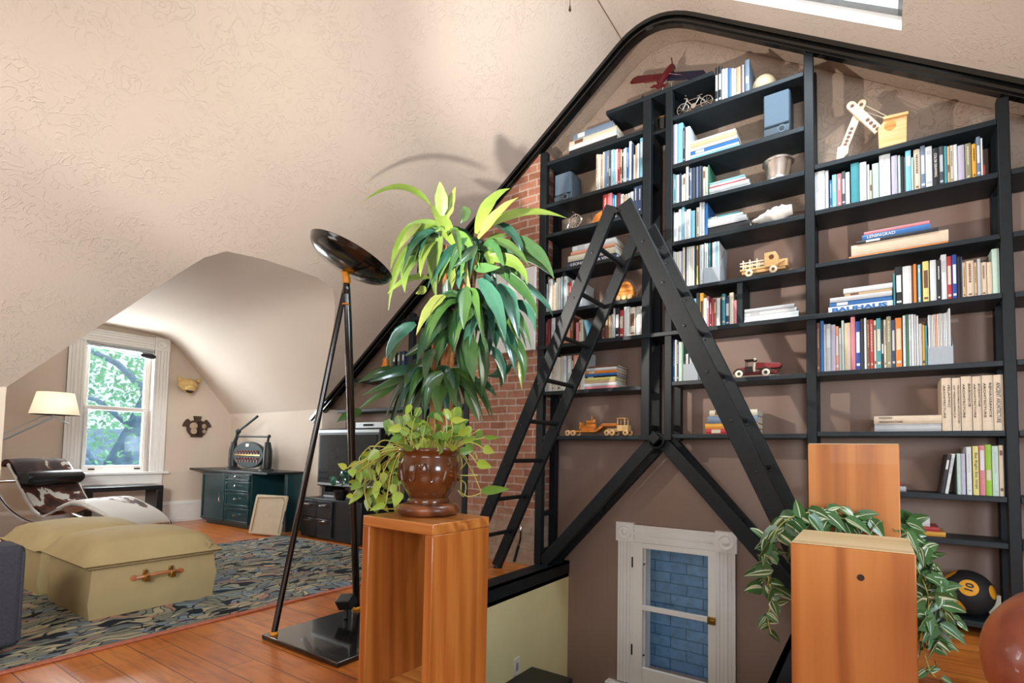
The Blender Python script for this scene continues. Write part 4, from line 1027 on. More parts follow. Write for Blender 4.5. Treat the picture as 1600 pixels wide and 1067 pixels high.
# ---------------------------------------------------------------- bench, reading lamp
be = thing('bench', 'low black bench standing against the wall under the dormer window', 'bench', (-7.48, 2.45, 0))
mb = MB(); mb.box((-7.66, 2.08, .46), (-7.33, 2.83, .51)); mb.build('seat', M['desk_black'], be, bevel=.004)
for y in (2.08, 2.76):
    mb = MB(); mb.box((-7.66, y, .001), (-7.33, y + .07, .459)); mb.build('leg', M['desk_black'], be, bevel=.004)
rl = thing('reading_lamp', 'floor lamp with drum linen shade on a slanted arm beside the dormer window', 'lamp', (-6.5, 1.17, 0))
mb = MB(); mb.lathe([(.18, 0), (.133, .21), (.130, .21), (.177, 0)], (-6.5, 1.585, 1.27), 36); mb.build('lamp_shade', M['shade'], rl, ang=60)
mb = MB(); mb.tube([(-6.5, 1.17, .60), (-6.5, 1.19, .985), (-6.5, 1.57, 1.245)], .011, 8); mb.tube([(-6.5, 1.18, 1.03), (-6.5, 1.50, 1.25), (-6.5, 1.585, 1.27)], .005, 6)
mb.tube([(-6.5, 1.57, 1.245), (-6.5, 1.585, 1.40)], .008, 8); mb.tube([(-6.5, 1.57, 1.255), (-6.47, 1.68, 1.19)], .007, 8); mb.build('arm', M['silver'], rl)
mb = MB(); mb.tube([(-6.5, 1.17, .03), (-6.5, 1.17, .62)], .013, 8); mb.build('pole', M['silver'], rl)
mb = MB(); mb.lathe([(.12, 0), (.12, .02), (.03, .03)], (-6.5, 1.23, .001), 24); mb.build('base', M['silver'], rl)
mb = MB(); mb.ball((-6.5, 1.585, 1.42), .03, 12, 8); mb.build('bulb', plain('opal_bulb', 'fff4dd', .4), rl)
lamp_light('reading_light', (-6.5, 1.585, 1.37), 4.5, (1, .95, .87), .05)

# ---------------------------------------------------------------- desk, portfolio, television
dk = thing('desk', 'black-topped desk with dark teal cabinet of one door and four drawers', 'desk', (-6.8, 3.5, 0))
mb = MB(); mb.box((-7.70, 3.26, .68), (-5.82, 3.765, .705)); mb.build('desktop', M['desk_black'], dk, bevel=.003)
mb = MB(); mb.box((-7.46, 3.335, .04), (-6.27, 3.76, .679)); mb.box((-7.40, 3.37, .001), (-6.31, 3.74, .04)); mb.build('cabinet', M['cabinet'], dk, bevel=.003)
def panel(nm, x0, x1, z0, z1):
    mb = MB(); y = 3.334
    mb.box((x0, y - .018, z0), (x1, y, z1))
    fr = .022 if nm == 'drawer' and z1 - z0 < .15 else .032
    for a, b, c, d in ((x0, x1, z0, z0 + fr), (x0, x1, z1 - fr, z1), (x0, x0 + fr, z0 + fr, z1 - fr), (x1 - fr, x1, z0 + fr, z1 - fr)): mb.box((a, y - .027, c), (b, y - .018, d))
    return mb.build(nm, M['cabinet'], dk, bevel=.002)
d_ = panel('door', -7.44, -6.86, .06, .655)
mb = MB(); mb.tube([(-6.93, 3.306, .30), (-6.93, 3.28, .31), (-6.93, 3.28, .41), (-6.93, 3.306, .42)], .008, 8); mb.build('handle', M['chrome'], d_)
for z0, z1 in ((.575, .655), (.44, .565), (.255, .43), (.06, .245)):
    q = panel('drawer', -6.84, -6.29, z0, z1)
    mb = MB(); mb.lathe([(.006, 0), (.006, .014), (.016, .018), (.016, .026), (.006, .03)], (-6.565, 3.307, (z0+z1)/2 + .01), 14, axis=(0, -1, 0)); mb.build('knob', M['chrome'], q)
mb = MB(); mb.box((-5.90, 3.52, .001), (-5.84, 3.76, .679)); mb.build('end_panel', M['cabinet'], dk, bevel=.003)
mb = MB(); mb.box((-6.26, 3.735, .25), (-5.91, 3.755, .679)); mb.build('modesty_panel', M['cabinet'], dk)
# portfolio cases leaning against the desk
for k, (lab, dx, dy) in enumerate((('beige canvas portfolio case leaning under the desk, front one', 0, 0), ('beige canvas portfolio case half hidden behind the front one', -.10, .06))):
    pf = thing('portfolio_case', lab, 'portfolio', (-5.9 + dx, 3.3 + dy, 0), 'portfolio cases under the desk')
    T = Matrix.Translation((-5.99 + dx, 3.16 + dy, .0135)) @ Matrix.Rotation(math.radians(14), 4, 'Z') @ Matrix.Rotation(math.radians(-12), 4, 'X')
    mb = MB(); mb.T = T; mb.box((0, 0, 0), (.46, .035, .44)); mb.build('case', M['canvas'], pf, bevel=.016, seg=3)
    mb = MB(); mb.T = T; mb.tube([(.05, -.002, .03), (.05, -.004, .41), (.41, -.004, .425), (.44, .0, .38), (.44, .0, .03)], .004, 6); mb.build('seam', M['tan_strap'], pf)
    mb = MB(); mb.T = T; mb.tube([(.43, .018, .33), (.455, .018, .27), (.455, .018, .14), (.43, .018, .08)], .009, 7); mb.build('strap', M['black_leather'], pf)
# television cabinet
tc = thing('media_cabinet', 'low black cabinet with chrome drawer pulls under the television', 'cabinet', (-5.15, 3.75, 0))
mb = MB(); mb.box((-5.45, 3.47, .012), (-4.42, 4.05, .44)); mb.build('body', M['desk_black'], tc, bevel=.004)
for z0, z1 in ((.235, .42), (.04, .225)):
    for x0, x1 in ((-5.43, -5.16), (-5.15, -4.88)):
        mb = MB(); mb.box((x0, 3.452, z0 if z0 > .2 else z0), (x1, 3.469, z1)); dr = mb.build('drawer', M['desk_black'], tc, bevel=.003)
        zz = z1 - .045 if z0 > .2 else z1 - .02
        mb = MB(); mb.tube([((x0+x1)/2 - .05, 3.451, zz), ((x0+x1)/2 - .045, 3.43, zz), ((x0+x1)/2 + .045, 3.43, zz), ((x0+x1)/2 + .05, 3.451, zz)], .008, 7); mb.build('pull', M['chrome'], dr)
tv = thing('television', 'big silver and black television on its stand behind the torchiere poles', 'television', (-4.95, 3.85, .44))
mb = MB(); mb.box((-5.47, 3.66, .56), (-4.40, 3.74, 1.22)); mb.box((-5.40, 3.74, .62), (-4.48, 3.98, 1.16)); mb.build('body', M['black_satin'], tv, bevel=.012)
mb = MB(); mb.box((-5.43, 3.652, .64), (-4.44, 3.659, 1.15)); mb.build('screen', M['screen'], tv)
mb = MB(); mb.box((-5.465, 3.652, 1.175), (-4.405, 3.659, 1.205)); mb.box((-5.465, 3.652, .575), (-4.405, 3.659, .60)); mb.build('trim', M['silver'], tv)
for x in (-5.40, -4.55):
    mb = MB(); mb.box((x, 3.68, .441), (x + .06, 3.95, .56)); mb.build('stand_leg', M['black_satin'], tv)
dv = thing('disc_player', 'flat silver player on the black shelf under the television', 'disc player', (-5.05, 3.75, .44))
mb = MB(); mb.box((-5.28, 3.62, .4415), (-4.80, 3.90, .50)); mb.build('body', M['black_satin'], dv, bevel=.004)
mb = MB(); mb.box((-5.27, 3.614, .447), (-4.81, 3.6195, .468)); mb.build('front_strip', M['silver'], dv)
dv2 = thing('set_top_box', 'silver box lying on top of the television beside the plant', 'media box', (-4.6, 3.8, 1.22))
mb = MB(); mb.box((-4.86, 3.70, 1.2215), (-4.38, 3.92, 1.29)); mb.build('body', M['silver'], dv2, bevel=.006)
mb = MB(); mb.box((-4.72, 3.694, 1.245), (-4.56, 3.6995, 1.268)); mb.build('display', M['black_gloss'], dv2)

# ---------------------------------------------------------------- machine on the desk
ma = thing('cast_iron_machine', 'antique cast-iron counter machine with oval front and raised lever on the desk', 'antique machine', (-6.62, 3.5, .705))
zc, xc, yc = .895, -6.66, 3.50
mb = MB(); el = [(xc + .36*math.cos(t), yc - .03, zc + .165*math.sin(t)) for t in [k*2*PI/32 for k in range(32)]]
mb.prism(el, (0, .05, 0)); fp = mb.build('front_plate', M['iron_green'], ma, bevel=.006)
for z in (zc + .045, zc - .045):
    for k in range(8):
        x = xc - .235 + k * .067
        mb = MB(); mb.lathe([(.013, 0), (.013, .02), (.008, .024)], (x, yc - .03, z), 10, axis=(0, -1, 0)); mb.box((x - .012, yc - .036, z - .05), (x + .012, yc - .029, z + .0)); mb.build('key', M['pink_red'], fp)
mb = MB(); mb.box((xc - .30, yc - .040, zc - .008), (xc + .30, yc - .031, zc + .006)); mb.build('brass_bar', M['brass'], fp)
mb = MB(); mb.box((xc - .035, yc - .038, zc + .105), (xc + .035, yc - .031, zc + .14)); mb.build('counter_window', M['white_paint'], fp)
for s in (-1, 1):
    x = xc + s*.40
    mb = MB(); mb.tube([(x, yc, .72), (x + s*.012, yc, .80), (x + s*.012, yc, .95), (x, yc, 1.055)], [.05, .052, .05, .035], 12); mb.build('side_column', M['iron_black'], ma)
    mb = MB(); mb.lathe([(.09, 0), (.085, .015), (.05, .035)], (x, yc, .7065), 20); mb.build('foot', M['iron_black'], ma)
mb = MB(); mb.tube([(xc - .39, yc, 1.04), (xc - .33, yc, 1.13), (xc - .30, yc - .005, 1.20)], [.024, .02, .022], 9); mb.tube([(xc - .31, yc, 1.19), (xc + .18, yc - .02, 1.38)], [.013, .015], 9); mb.ball((xc - .305, yc, 1.195), .033, 12, 8); mb.build('lever', M['iron_green'], ma)
mb = MB(); mb.tube([(xc - .30, yc, 1.13), (xc + .42, yc, 1.125)], .012, 8); mb.tube([(xc + .40, yc, 1.05), (xc + .42, yc, 1.13)], .013, 8); mb.ball((xc + .43, yc, 1.13), .02, 10, 6); mb.build('paper_bar', M['iron_black'], ma)

# ---------------------------------------------------------------- wall carvings
an = thing('animal_head', 'tan leopard-like animal head mask hanging on the wall right of the window', 'wall ornament', (WX, 3.17, 1.79))
mb = MB(); mb.ball((WX + .065, 3.18, 1.805), .105, 18, 12, (.6, 1.15, .85)); mb.ball((WX + .12, 3.185, 1.755), .062, 14, 10, (.9, 1.0, .8)); mb.build('head', M['tusk'], an)
for s, y in ((-1, 3.085), (1, 3.285)):
    mb = MB(); mb.lathe([(.035, 0), (.028, .03), (.006, .065)], (WX + .07, y, 1.855), 12, axis=(.1, s*.5, .9)); mb.build('ear', M['tusk'], an)
mb = MB(); mb.ball((WX + .135, 3.175, 1.718), .045, 12, 8, (.7, 1.1, .5)); mb.build('mouth', M['toy_dark'], an)
mb = MB(); mb.tube([(WX + .11, 3.12, 1.725), (WX + .125, 3.15, 1.69), (WX + .13, 3.20, 1.685)], .010, 7); mb.build('jaw', M['tusk'], an)
mk = thing('carved_mask', 'dark round carved wooden mask with pale eye panels on the wall below the animal head', 'wall ornament', (WX, 3.33, 1.26))
mx_ = WX + .004
mb = MB(); mb.prism([(mx_, 3.33 + .115*math.cos(t)*1.05, 1.235 + .115*math.sin(t)) for t in [2*PI*k/28 for k in range(28)]], (.035, 0, 0))
mb.ball((mx_ + .03, 3.33, 1.235), .105, 20, 12, (.28, 1.05, 1.0)); mb.prism([(mx_, 3.255, 1.155), (mx_, 3.405, 1.155), (mx_, 3.395, 1.115), (mx_, 3.265, 1.115)], (.03, 0, 0)); mb.build('face', M['mask_brown'], mk)
for a0, a1, r0_, r1_ in ((8, 50, .10, .175), (130, 172, .10, .175)):
    arc = [(mx_, 3.33 + r1_*math.cos(math.radians(t)), 1.235 + r1_*.92*math.sin(math.radians(t))) for t in [a0 + (a1 - a0)*k/8 for k in range(9)]]
    ins = [(mx_, 3.33 + r0_*math.cos(math.radians(t)), 1.235 + r0_*math.sin(math.radians(t))) for t in (a1, a0)]
    mb = MB(); mb.prism(arc + ins, (.028, 0, 0)); mb.build('side_flare', M['mask_brown'], mk)
mb = MB(); mb.prism([(mx_, 3.285, 1.40), (mx_, 3.375, 1.40), (mx_, 3.36, 1.34), (mx_, 3.36, 1.32), (mx_, 3.30, 1.32), (mx_, 3.30, 1.34)], (.04, 0, 0)); mb.build('crown', M['mask_brown'], mk)
for y, r in ((3.275, .046), (3.40, .032)):
    mb = MB(); mb.lathe([(r, 0), (r, .008), (r*.6, .014), (r*.55, .006), (r*.3, .012)], (mx_ + .05, y, 1.265), 16, axis=(1, (y - 3.33)*4, 0)); mb.lathe([(r*.8, 0), (r*.8, .008), (r*.4, .012)], (mx_ + .05, y + .004, 1.195), 14, axis=(1, (y - 3.33)*4, 0)); mb.build('eye_panel', M['mask_pale'], mk)
mb = MB(); mb.prism([(mx_ + .055, 3.325, 1.33), (mx_ + .055, 3.36, 1.33), (mx_ + .055, 3.375, 1.14), (mx_ + .055, 3.32, 1.14)], (.02, 0, 0)); mb.build('nose', M['toy_dark'], mk)

# ---------------------------------------------------------------- canvas on the chimney, light switch, rod, dark chest, leather chair
cv = MB(); cv.box((-3.22, FY - .035, 1.90), (-2.525, FY - .004, 2.655)); cvo = thing('canvas_panel', 'plain white canvas panel hung on the brick chimney behind the dracaena', 'wall art', (-2.87, FY, 1.9))
cv.build('canvas', M['painting'], cvo, bevel=.004)
mb = MB(); mb.prism([(-2.95, FY - .0365, 2.05), (-2.87, FY - .0365, 2.05), (-2.87, FY - .0365, 2.22), (-2.95, FY - .0365, 2.22)], (0, .001, 0)); mb.build('yellow_patch', M['bk_a'], cvo)
mb = MB(); mb.prism([(-2.80, FY - .0365, 2.08), (-2.76, FY - .0365, 2.08), (-2.76, FY - .0365, 2.16), (-2.80, FY - .0365, 2.16)], (0, .001, 0)); mb.build('red_patch', M['bk_r'], cvo)
sw = thing('light_switch', 'white light switch plate on the yellow stair wall', 'light switch', (OX0, 3.31, -.65))
mb = MB(); mb.box((OX0 + .0005, 3.27, -.715), (OX0 + .007, 3.345, -.585)); mb.build('plate', M['white_paint'], sw, bevel=.003)
mb = MB(); mb.box((OX0 + .007, 3.293, -.68), (OX0 + .011, 3.322, -.62)); mb.build('rocker', M['silver'], sw, bevel=.002)
rd = thing('crank_rod', 'bent chrome rod with black grip hanging on the brick behind the ladder foot', 'rod', (-2.62, FY - .05, .1))
mb = MB(); mb.tube([(-2.66, FY - .02, .36), (-2.63, FY - .03, .33), (-2.635, FY - .03, .22), (-2.655, FY - .03, .16)], .010, 8); mb.build('rod', M['chrome'], rd)
mb = MB(); mb.tube([(-2.655, FY - .03, .165), (-2.70, FY - .03, .02)], .014, 8); mb.build('grip', M['black_satin'], rd)
sc = thing('dark_chest', 'black lidded chest down in the stairwell below the light switch', 'chest', (-2.1, 3.1, -2.6))
mb = MB(); mb.box((OX0 + .003, 2.3, -2.599), (-1.98, 3.50, -.76)); mb.build('body', M['black_satin'], sc, bevel=.006)
mb = MB(); mb.box((OX0 + .003, 2.28, -.758), (-1.95, 3.52, -.72)); mb.build('lid', M['black_satin'], sc, bevel=.006)
lc2 = thing('leather_chair', 'glossy brown leather rounded chair corner at the bottom right edge', 'chair', (.55, 1.68, 0))
mb = MB(); mb.ball((.452, 1.735, .508), .235, 30, 20, (1.0, 1.0, .86)); mb.build('backrest', M['brown_leather'], lc2)
mb = MB(); mb.ball((.62, 1.60, .36), .25, 22, 14, (1, 1, .55)); mb.build('seat', M['brown_leather'], lc2)
mb = MB(); mb.lathe([(.2, 0), (.2, .02), (.04, .05), (.035, .30)], (.60, 1.62, .001), 24); mb.build('base', M['black_satin'], lc2)
# pull cord of the skylight blind
mb = MB(); q = at(890.5, 17, 2.9); mb.tube([q + V((0, 0, .02)), V((q.x, q.y, roofLz(q.x) - .005))], .0022, 6); pcd = thing('pull_cord', 'thin dark pull cord with a teardrop end hanging from the ceiling', 'cord', q)
mb.build('cord', M['tan_strap'], pcd)
mb = MB(); mb.lathe([(.002, .035), (.006, .012), (.008, .004), (.003, -.004)][::-1], q, 10); mb.build('toggle', M['bronze'], pcd)
mb = MB(); mb.tube([(-1.70, 2.2, roofLz(-1.70) + .0) , (-1.70, FY - .06, roofLz(-1.70) - .004)], .004, 6)
tag(mb.build('ceiling_wire', M['tan_strap']), 'thin dark wire running along the ceiling to the black gable trim', 'wire')
# ---------------------------------------------------------------- things on the shelves
def xs(px, z, y=FY + .05): return shelfX(px, z, y)
# file boxes with their magazines
def file_box(x0, x1, z, h, lab):
    y = FY + .012
    t = thing('file_box', lab, 'file box', ((x0+x1)/2, y + .11, z), 'speckled grey file boxes on the shelves')
    mb = MB(); mb.box((x0, y, z + .001), (x1, y + .004, z + h)); mb.build('front', M['grey_card'], t)
    for a in (x0, x1 - .003):
        mb = MB(); mb.prism([(a, y + .0041, z + .001), (a, y + .22, z + .001), (a, y + .22, z + h*2.5), (a, y + .17, z + h*2.5), (a, y + .0041, z + h)], (.003, 0, 0)); mb.build('side', M['grey_card'], t)
    mb = MB(); mb.box((x0 + .0031, y + .0041, z + .001), (x1 - .0031, y + .22, z + .004)); mb.build('bottom', M['grey_card'], t)
file_box(xs(1099.8, 2.26, FY + .018), xs(1125.3, 2.26, FY + .018), 2.26, .118, 'speckled grey file box of pale booklets left of the stake truck')
row(1040, 365, 12.55, 2.264, FY + .018, 'the file box by the stake truck', '762-790 800 w,793-834 790 w,846-879 790 e,884-912 790 k,916-945 790 w,947-984 800 w,987-1018 800 y,1021-1050 800 w', group='booklets in the file box by the stake truck', dy=.004)
file_box(xs(1450.3, 1.55, FY + .018), xs(1489.7, 1.55, FY + .018), 1.55, .105, 'speckled grey file box of pale magazines in the right bay')
row(1265, 470, 6.81, 1.554, FY + .018, 'the right bay file box', '1272-1292 530 w,1293-1310 530 s,1311-1328 530 w,1329-1346 535 c,1347-1366 535 u,1367-1384 535 w,1385-1402 540 i,1403-1420 540 w,1421-1438 540 s,1439-1456 540 w,1457-1474 545 w,1475-1490 545 s,1491-1512 590 w', group='magazines in the right bay file box', dy=.003)
file_box(xs(1067.8, 1.545, FY + .018), xs(1090.5, 1.545, FY + .018), 1.545, .125, 'speckled grey file box partly behind the right side of the ladder')
row(1030, 510, 9.7, 1.549, FY + .018, 'the file box behind the ladder', '388-404 400 k,407-438 400 w,441-458 390 k,461-490 390 w,495-530 380 s', group='booklets in the file box behind the ladder', dy=.003)

def speaker(x0, x1, z, h, lab):
    w = x1 - x0; y = FY + .02
    t = thing('speaker', lab, 'speaker', ((x0+x1)/2, y + .09, z), 'small loudspeakers in the bookcase')
    mb = MB(); mb.box((x0, y + .012, z + .001), (x1, y + .19, z + h)); mb.build('body', M['spk_body'], t, bevel=.012, seg=3)
    mb = MB(); mb.box((x0 + .006, y - .006, z + h*.24), (x1 - .006, y + .0118, z + h - .006)); mb.build('grille', M['spk_grille'], t, bevel=.008, seg=3)
    mb = MB(); mb.box((x0 + .003, y - .012, z + .002), (x1 - .003, y + .0118, z + h*.19)); lp = mb.build('front_lip', M['spk_body'], t, bevel=.008)
    mb = MB(); q = (x0 + w*.70, y - .0125, z + h*.10); mb.lathe([(.030, 0), (.026, .004), (.019, .003)], q, 20, axis=(0, -1, 0)); mb.build('port_ring', M['spk_grille'], lp)
    mb = MB(); mb.lathe([(.018, 0), (.018, .0036), (.005, .0037)], q, 16, axis=(0, -1, 0)); mb.build('port', M['black_satin'], lp)
speaker(xs(866, 3.21, FY + .02), xs(892, 3.21, FY + .02), 3.21, .255, 'dark little loudspeaker on the shelf at top left near the chimney')
speaker(xs(1192.5, 3.235, FY + .02), xs(1235, 3.235, FY + .02), 3.235, .315, 'blue-grey little loudspeaker in the centre bay above the silver pot')

# toy aeroplane
ap = thing('toy_aeroplane', 'dark red toy aeroplane tilted nose up on the topmost shelf', 'toy aeroplane', (-1.36, 3.86, 3.87))
c0 = onY(1041, 118, 3.93)
f_ = V((.106, .20, .343)).normalized(); w_ = V((.96, 0, -.296)); w_ = (w_ - f_ * w_.dot(f_)).normalized(); u_ = w_.cross(f_)
ap_M = Matrix(((w_.x, f_.x, u_.x, c0.x), (w_.y, f_.y, u_.y, c0.y), (w_.z, f_.z, u_.z, c0.z), (0, 0, 0, 1))) @ Matrix.Scale(1.12, 4)
mb = MB(); mb.T = ap_M; mb.tube([(0, -.15, 0), (0, -.08, .004), (0, 0, .006), (0, .07, .004), (0, .10, 0)], [.008, .017, .026, .027, .024], 14); mb.build('fuselage', M['plane_red'], ap)
for s, m in ((-1, 'plane_red'), (1, 'plane_navy')):
    mb = MB(); mb.T = ap_M
    mb.prism([(s*.018, .055, -.018), (s*.26, .050, -.018), (s*.285, .02, -.018), (s*.285, -.03, -.018), (s*.27, -.045, -.018), (s*.018, -.04, -.018)], (0, 0, .008)); wg = mb.build('wing', M[m], ap, bevel=.002)
    mb = MB(); mb.T = ap_M
    for a, b in (((.28, -.036), (.16, -.040)), ((.16, -.040), (.15, -.020)), ((.15, -.020), (.08, -.018)), ((.08, -.018), (.07, -.038))): mb.tube([(s*a[0], a[1], -.0195), (s*b[0], b[1], -.0195)], .0022, 5)
    mb.build('wing_line', M['figure_white'], wg)
    mb = MB(); mb.T = ap_M; mb.tube([(s*.022, 0, .012), (s*.12, .01, -.012)], .0025, 5); mb.build('strut', M['plane_red'], ap)
mb = MB(); mb.T = ap_M; mb.lathe([(.026, 0), (.020, .012), (.008, .035), (.001, .045)], (0, .101, 0), 14, axis=(0, 1, 0)); mb.build('spinner', M['chrome'], ap)
mb = MB(); mb.T = ap_M; mb.prism([(-.004, .108, -.06), (.006, .108, -.06), (.006, .108, .06), (-.004, .108, .06)], (0, .004, 0)); mb.build('propeller', M['mask_brown'], ap)
mb = MB(); mb.T = ap_M; mb.prism([(-.06, -.145, 0), (.06, -.145, 0), (.045, -.112, 0), (-.045, -.112, 0)], (0, 0, .005)); mb.prism([(0, -.15, .005), (0, -.112, .005), (0, -.145, .055)], (.004, 0, 0)); mb.build('tail', M['plane_red'], ap)
for s in (-1, 1):
    p = ap_M @ V((s*.055, .0, -.06)); q = V((p.x, p.y - .03, 3.8925)); 
    mb = MB(); mb.tube([ap_M @ V((s*.015, .03, -.012)), q], .003, 6); mb.lathe([(.008, -.006), (.021, -.005), (.021, .005), (.008, .006)], q, 16, axis=(1, .2, 0)); mb.build('landing_wheel', M['figure_white'], ap)
# little pyramid and bowl beside it
mb = MB(); x = xs(1004, 3.868, FY + .03); mb.prism([(x - .02, FY + .02, 3.869), (x + .03, FY + .02, 3.869), (x + .005, FY + .02, 3.90)], (0, .04, 0)); tag(mb.build('wedge', M['iron_black']), 'tiny black wedge on the topmost shelf left of the aeroplane', 'ornament')
mb = MB(); mb.box((-1.461, FY + .06, 3.56), (-1.343, BY - .06, 3.585)); mb.build('shelf', M['shelf_black'], bc)
bw = thing('bowl', 'black bowl with gilt rim between the paired centre posts under the aeroplane', 'bowl', (-1.40, 3.90, 3.586))
mb = MB(); mb.lathe([(.03, 0), (.05, .015), (.053, .07), (.0545, .115), (.050, .115), (.045, .03)], (-1.402, FY + .125, 3.587), 28); mb.build('body', M['black_gloss'], bw)
mb = MB(); mb.lathe([(.0548, .108), (.0562, .112), (.0548, .117), (.050, .1165)], (-1.402, FY + .125, 3.587), 28); mb.build('rim', M['brass'], bw)

def wheel(mb, c, r, w=.01, n=18, axis=(0, -1, 0)):
    mb.lathe([(r*.3, 0), (r*.85, 0), (r, w*.25), (r, w*.75), (r*.85, w), (r*.3, w)], c, n, axis=axis)
def spoked(mb, c, r, t=.004, n=20, spokes=8):
    mb.tube([(c.x + r*math.cos(2*PI*k/n), c.y, c.z + r*math.sin(2*PI*k/n)) for k in range(n)], t, 6, closed=True)
    for k in range(spokes): mb.tube([c, (c.x + r*math.cos(PI*2*k/spokes), c.y, c.z + r*math.sin(PI*2*k/spokes))], t*.35, 4)
# silver toy bicycle
tb = thing('toy_bicycle', 'small silver wire bicycle left of the topmost row of books', 'toy bicycle', (-1.12, FY + .04, 3.62))
yb_ = FY + .035; xa, xb_ = xs(1067, 3.65, yb_), xs(1104, 3.65, yb_); rr = .044
for x in (xa, xb_):
    mb = MB(); spoked(mb, V((x, yb_, 3.621 + rr + .004)), rr, .0045); mb.build('wheel', M['chrome'], tb)
mb = MB(); zz = 3.621 + rr
for a, b in (((xa, .0), (xa + .035, .075)), ((xa + .035, .06), (xa + .085, -.005)), ((xa + .03, .058), (xb_ - .045, .055)), ((xa + .085, -.005), (xb_ - .05, .062)), ((xa + .085, -.005), (xb_, .0)), ((xb_ - .048, .05), (xb_, 0)), ((xa + .035, .075), (xa + .012, .085)), ((xb_ - .07, .07), (xb_ - .03, .072))):
    mb.tube([(a[0], yb_, zz + a[1]), (b[0], yb_, zz + b[1])], .005, 6)
mb.tube([(xa + .03, yb_ - .03, zz + .085), (xa + .035, yb_ + .03, zz + .085)], .004, 6); mb.lathe([(.02, 0), (.02, .006)], (xa + .085, yb_ - .006, zz - .003), 14, axis=(0, -1, 0))
mb.build('frame', M['chrome'], tb)
# cream ball
mb = MB(); mb.ball((xs(1194, 3.70, 3.95), 3.95, 3.703), .082, 24, 14); tag(mb.build('round_ornament', M['cream_ceramic']), 'cream ball-shaped ornament at the right end of the topmost row of books', 'ornament')
# wooden crane
cr = thing('toy_crane', 'pale wooden toy excavator crane with strings on top of the right bay', 'toy crane', (0.05, 3.92, 2.947))
yc_ = 3.93
def Q(zx, zy): p = onY(1280 + zx/9.7, 140 + zy/9.7, yc_); return p
def arm(nm, A, B, wd, y0, th, holes, m):
    d = (B - A).normalized(); n = V((-d.z, 0, d.x)); mb = MB(); pts = []
    for k in range(9):
        t = PI/2 + PI*k/8; pts.append(A + d*math.cos(t)*wd/2 + n*math.sin(t)*wd/2)
    pts += [B - n*wd/2, B + n*wd/2]
    mb.prism([V((p.x, y0, p.z)) for p in pts], (0, th, 0)); o = mb.build(nm, M[m], cr, bevel=.002)
    mb = MB()
    for t in holes:
        p = A.lerp(B, t); mb.lathe([(wd*.22, 0), (wd*.22, .0012), (wd*.05, .0014)], (p.x, y0 - .0002, p.z), 14, axis=(0, -1, 0))
    mb.build('hole', M['toy_brown'], o)
arm('bucket_arm', Q(648, 215), Q(372, 905), .050, yc_ - .008, .016, (.03, .56, .65, .74, .83, .91), 'toy_pale')
arm('boom', Q(485, 270), Q(905, 650), .054, yc_ - .028, .019, (.04, .60, .72, .84, .95), 'toy_pale')
a, b, c_, d_2 = Q(285, 905), Q(455, 880), Q(440, 1000), Q(245, 1030)
mb = MB(); mb.prism([V((p.x, yc_ - .035, p.z)) for p in (a, b, c_, V((d_2.x, 0, 2.947)))], (0, .06, 0)); mb.build('bucket', M['toy_pale'], cr, bevel=.002)
p0, p1, p2, p3, p4 = Q(905, 860), Q(1318, 760), Q(1325, 460), Q(985, 535), Q(890, 660)
zb = 2.972
mb = MB(); mb.prism([V((p.x, yc_ - .055, max(p.z, zb))) for p in (V((p0.x, 0, zb)), V((p1.x, 0, zb)), p2, p3, p4)], (0, .11, 0)); cb = mb.build('cab', M['toy_wood'], cr, bevel=.003)
q = Q(1070, 615); mb = MB(); mb.lathe([(.032, 0), (.032, .001), (.02, .0012)], (q.x, yc_ - .0552, q.z), 20, axis=(0, -1, 0)); mb.build('cab_window', M['toy_amber'], cb)
a, b = Q(970, 540), Q(1345, 455); mb = MB(); mb.prism([(a.x, yc_ - .07, a.z), (b.x, yc_ - .07, b.z), (b.x, yc_ - .07, b.z + .018), (a.x, yc_ - .07, a.z + .018)], (0, .14, 0)); mb.build('roof', M['toy_wood'], cr, bevel=.002)
mb = MB(); mb.box((p0.x + .005, yc_ - .05, 2.946), (p1.x - .01, yc_ + .05, zb)); mb.build('base', M['toy_wood'], cr, bevel=.003)
for A, B in ((Q(690, 235), Q(1150, 465)), (Q(650, 320), Q(1095, 470))):
    mb = MB(); mb.tube([A, B], .0022, 5); mb.build('string', M['figure_white'], cr)
# silver pot, shell
sp2 = thing('silver_pot', 'small hammered silver pot with flared lid in the centre bay', 'pot', (xs(1216, 2.93, 3.88), 3.90, 2.925))
x = xs(1216, 3.0, 3.90)
mb = MB(); mb.lathe([(.085, 0), (.09, .01), (.072, .03), (.078, .06), (.086, .11), (.09, .14)], (x, 3.90, 2.926), 32); mb.build('body', M['hammered'], sp2)
mb = MB(); mb.lathe([(.104, .141), (.106, .15), (.098, .16), (.03, .172), (.012, .19), (.004, .195)], (x, 3.90, 2.926), 32); mb.build('lid', M['hammered'], sp2)
sh = thing('conch_shell', 'pale spiny conch shell lying in the centre bay below the silver pot', 'shell', (xs(1205, 2.63, 3.86), 3.87, 2.625))
xa, xb_ = xs(1174, 2.66, 3.86), xs(1238, 2.66, 3.86); L = xb_ - xa; mb = MB()
NS = 26
pts, rs = [], []
for k in range(15):
    t = k / 14; pts.append((xa + L*t, 3.875 + .012*math.sin(t*5), 2.68 + .02*t)); rs.append(.004 + .05 * (math.sin(PI * min(1, t*.78 + .02)) ** 1.1) * (1 + .14*math.sin(k*2.4)))
mb.tube(pts, rs, 16)
for k in range(12):
    t = .3 + .6*rnd.random(); a = rnd.uniform(.3, PI - .3); p = V((xa + L*t, 3.875 - .04*math.cos(a), 2.685 + .042*math.sin(a)))
    mb.lathe([(.014, -.012), (.009, .006), (.001, .018)], p, 8, axis=(rnd.uniform(-.4, .4), -math.cos(a), math.sin(a)))
mb.build('shell_body', M['shell'], sh, ang=80)
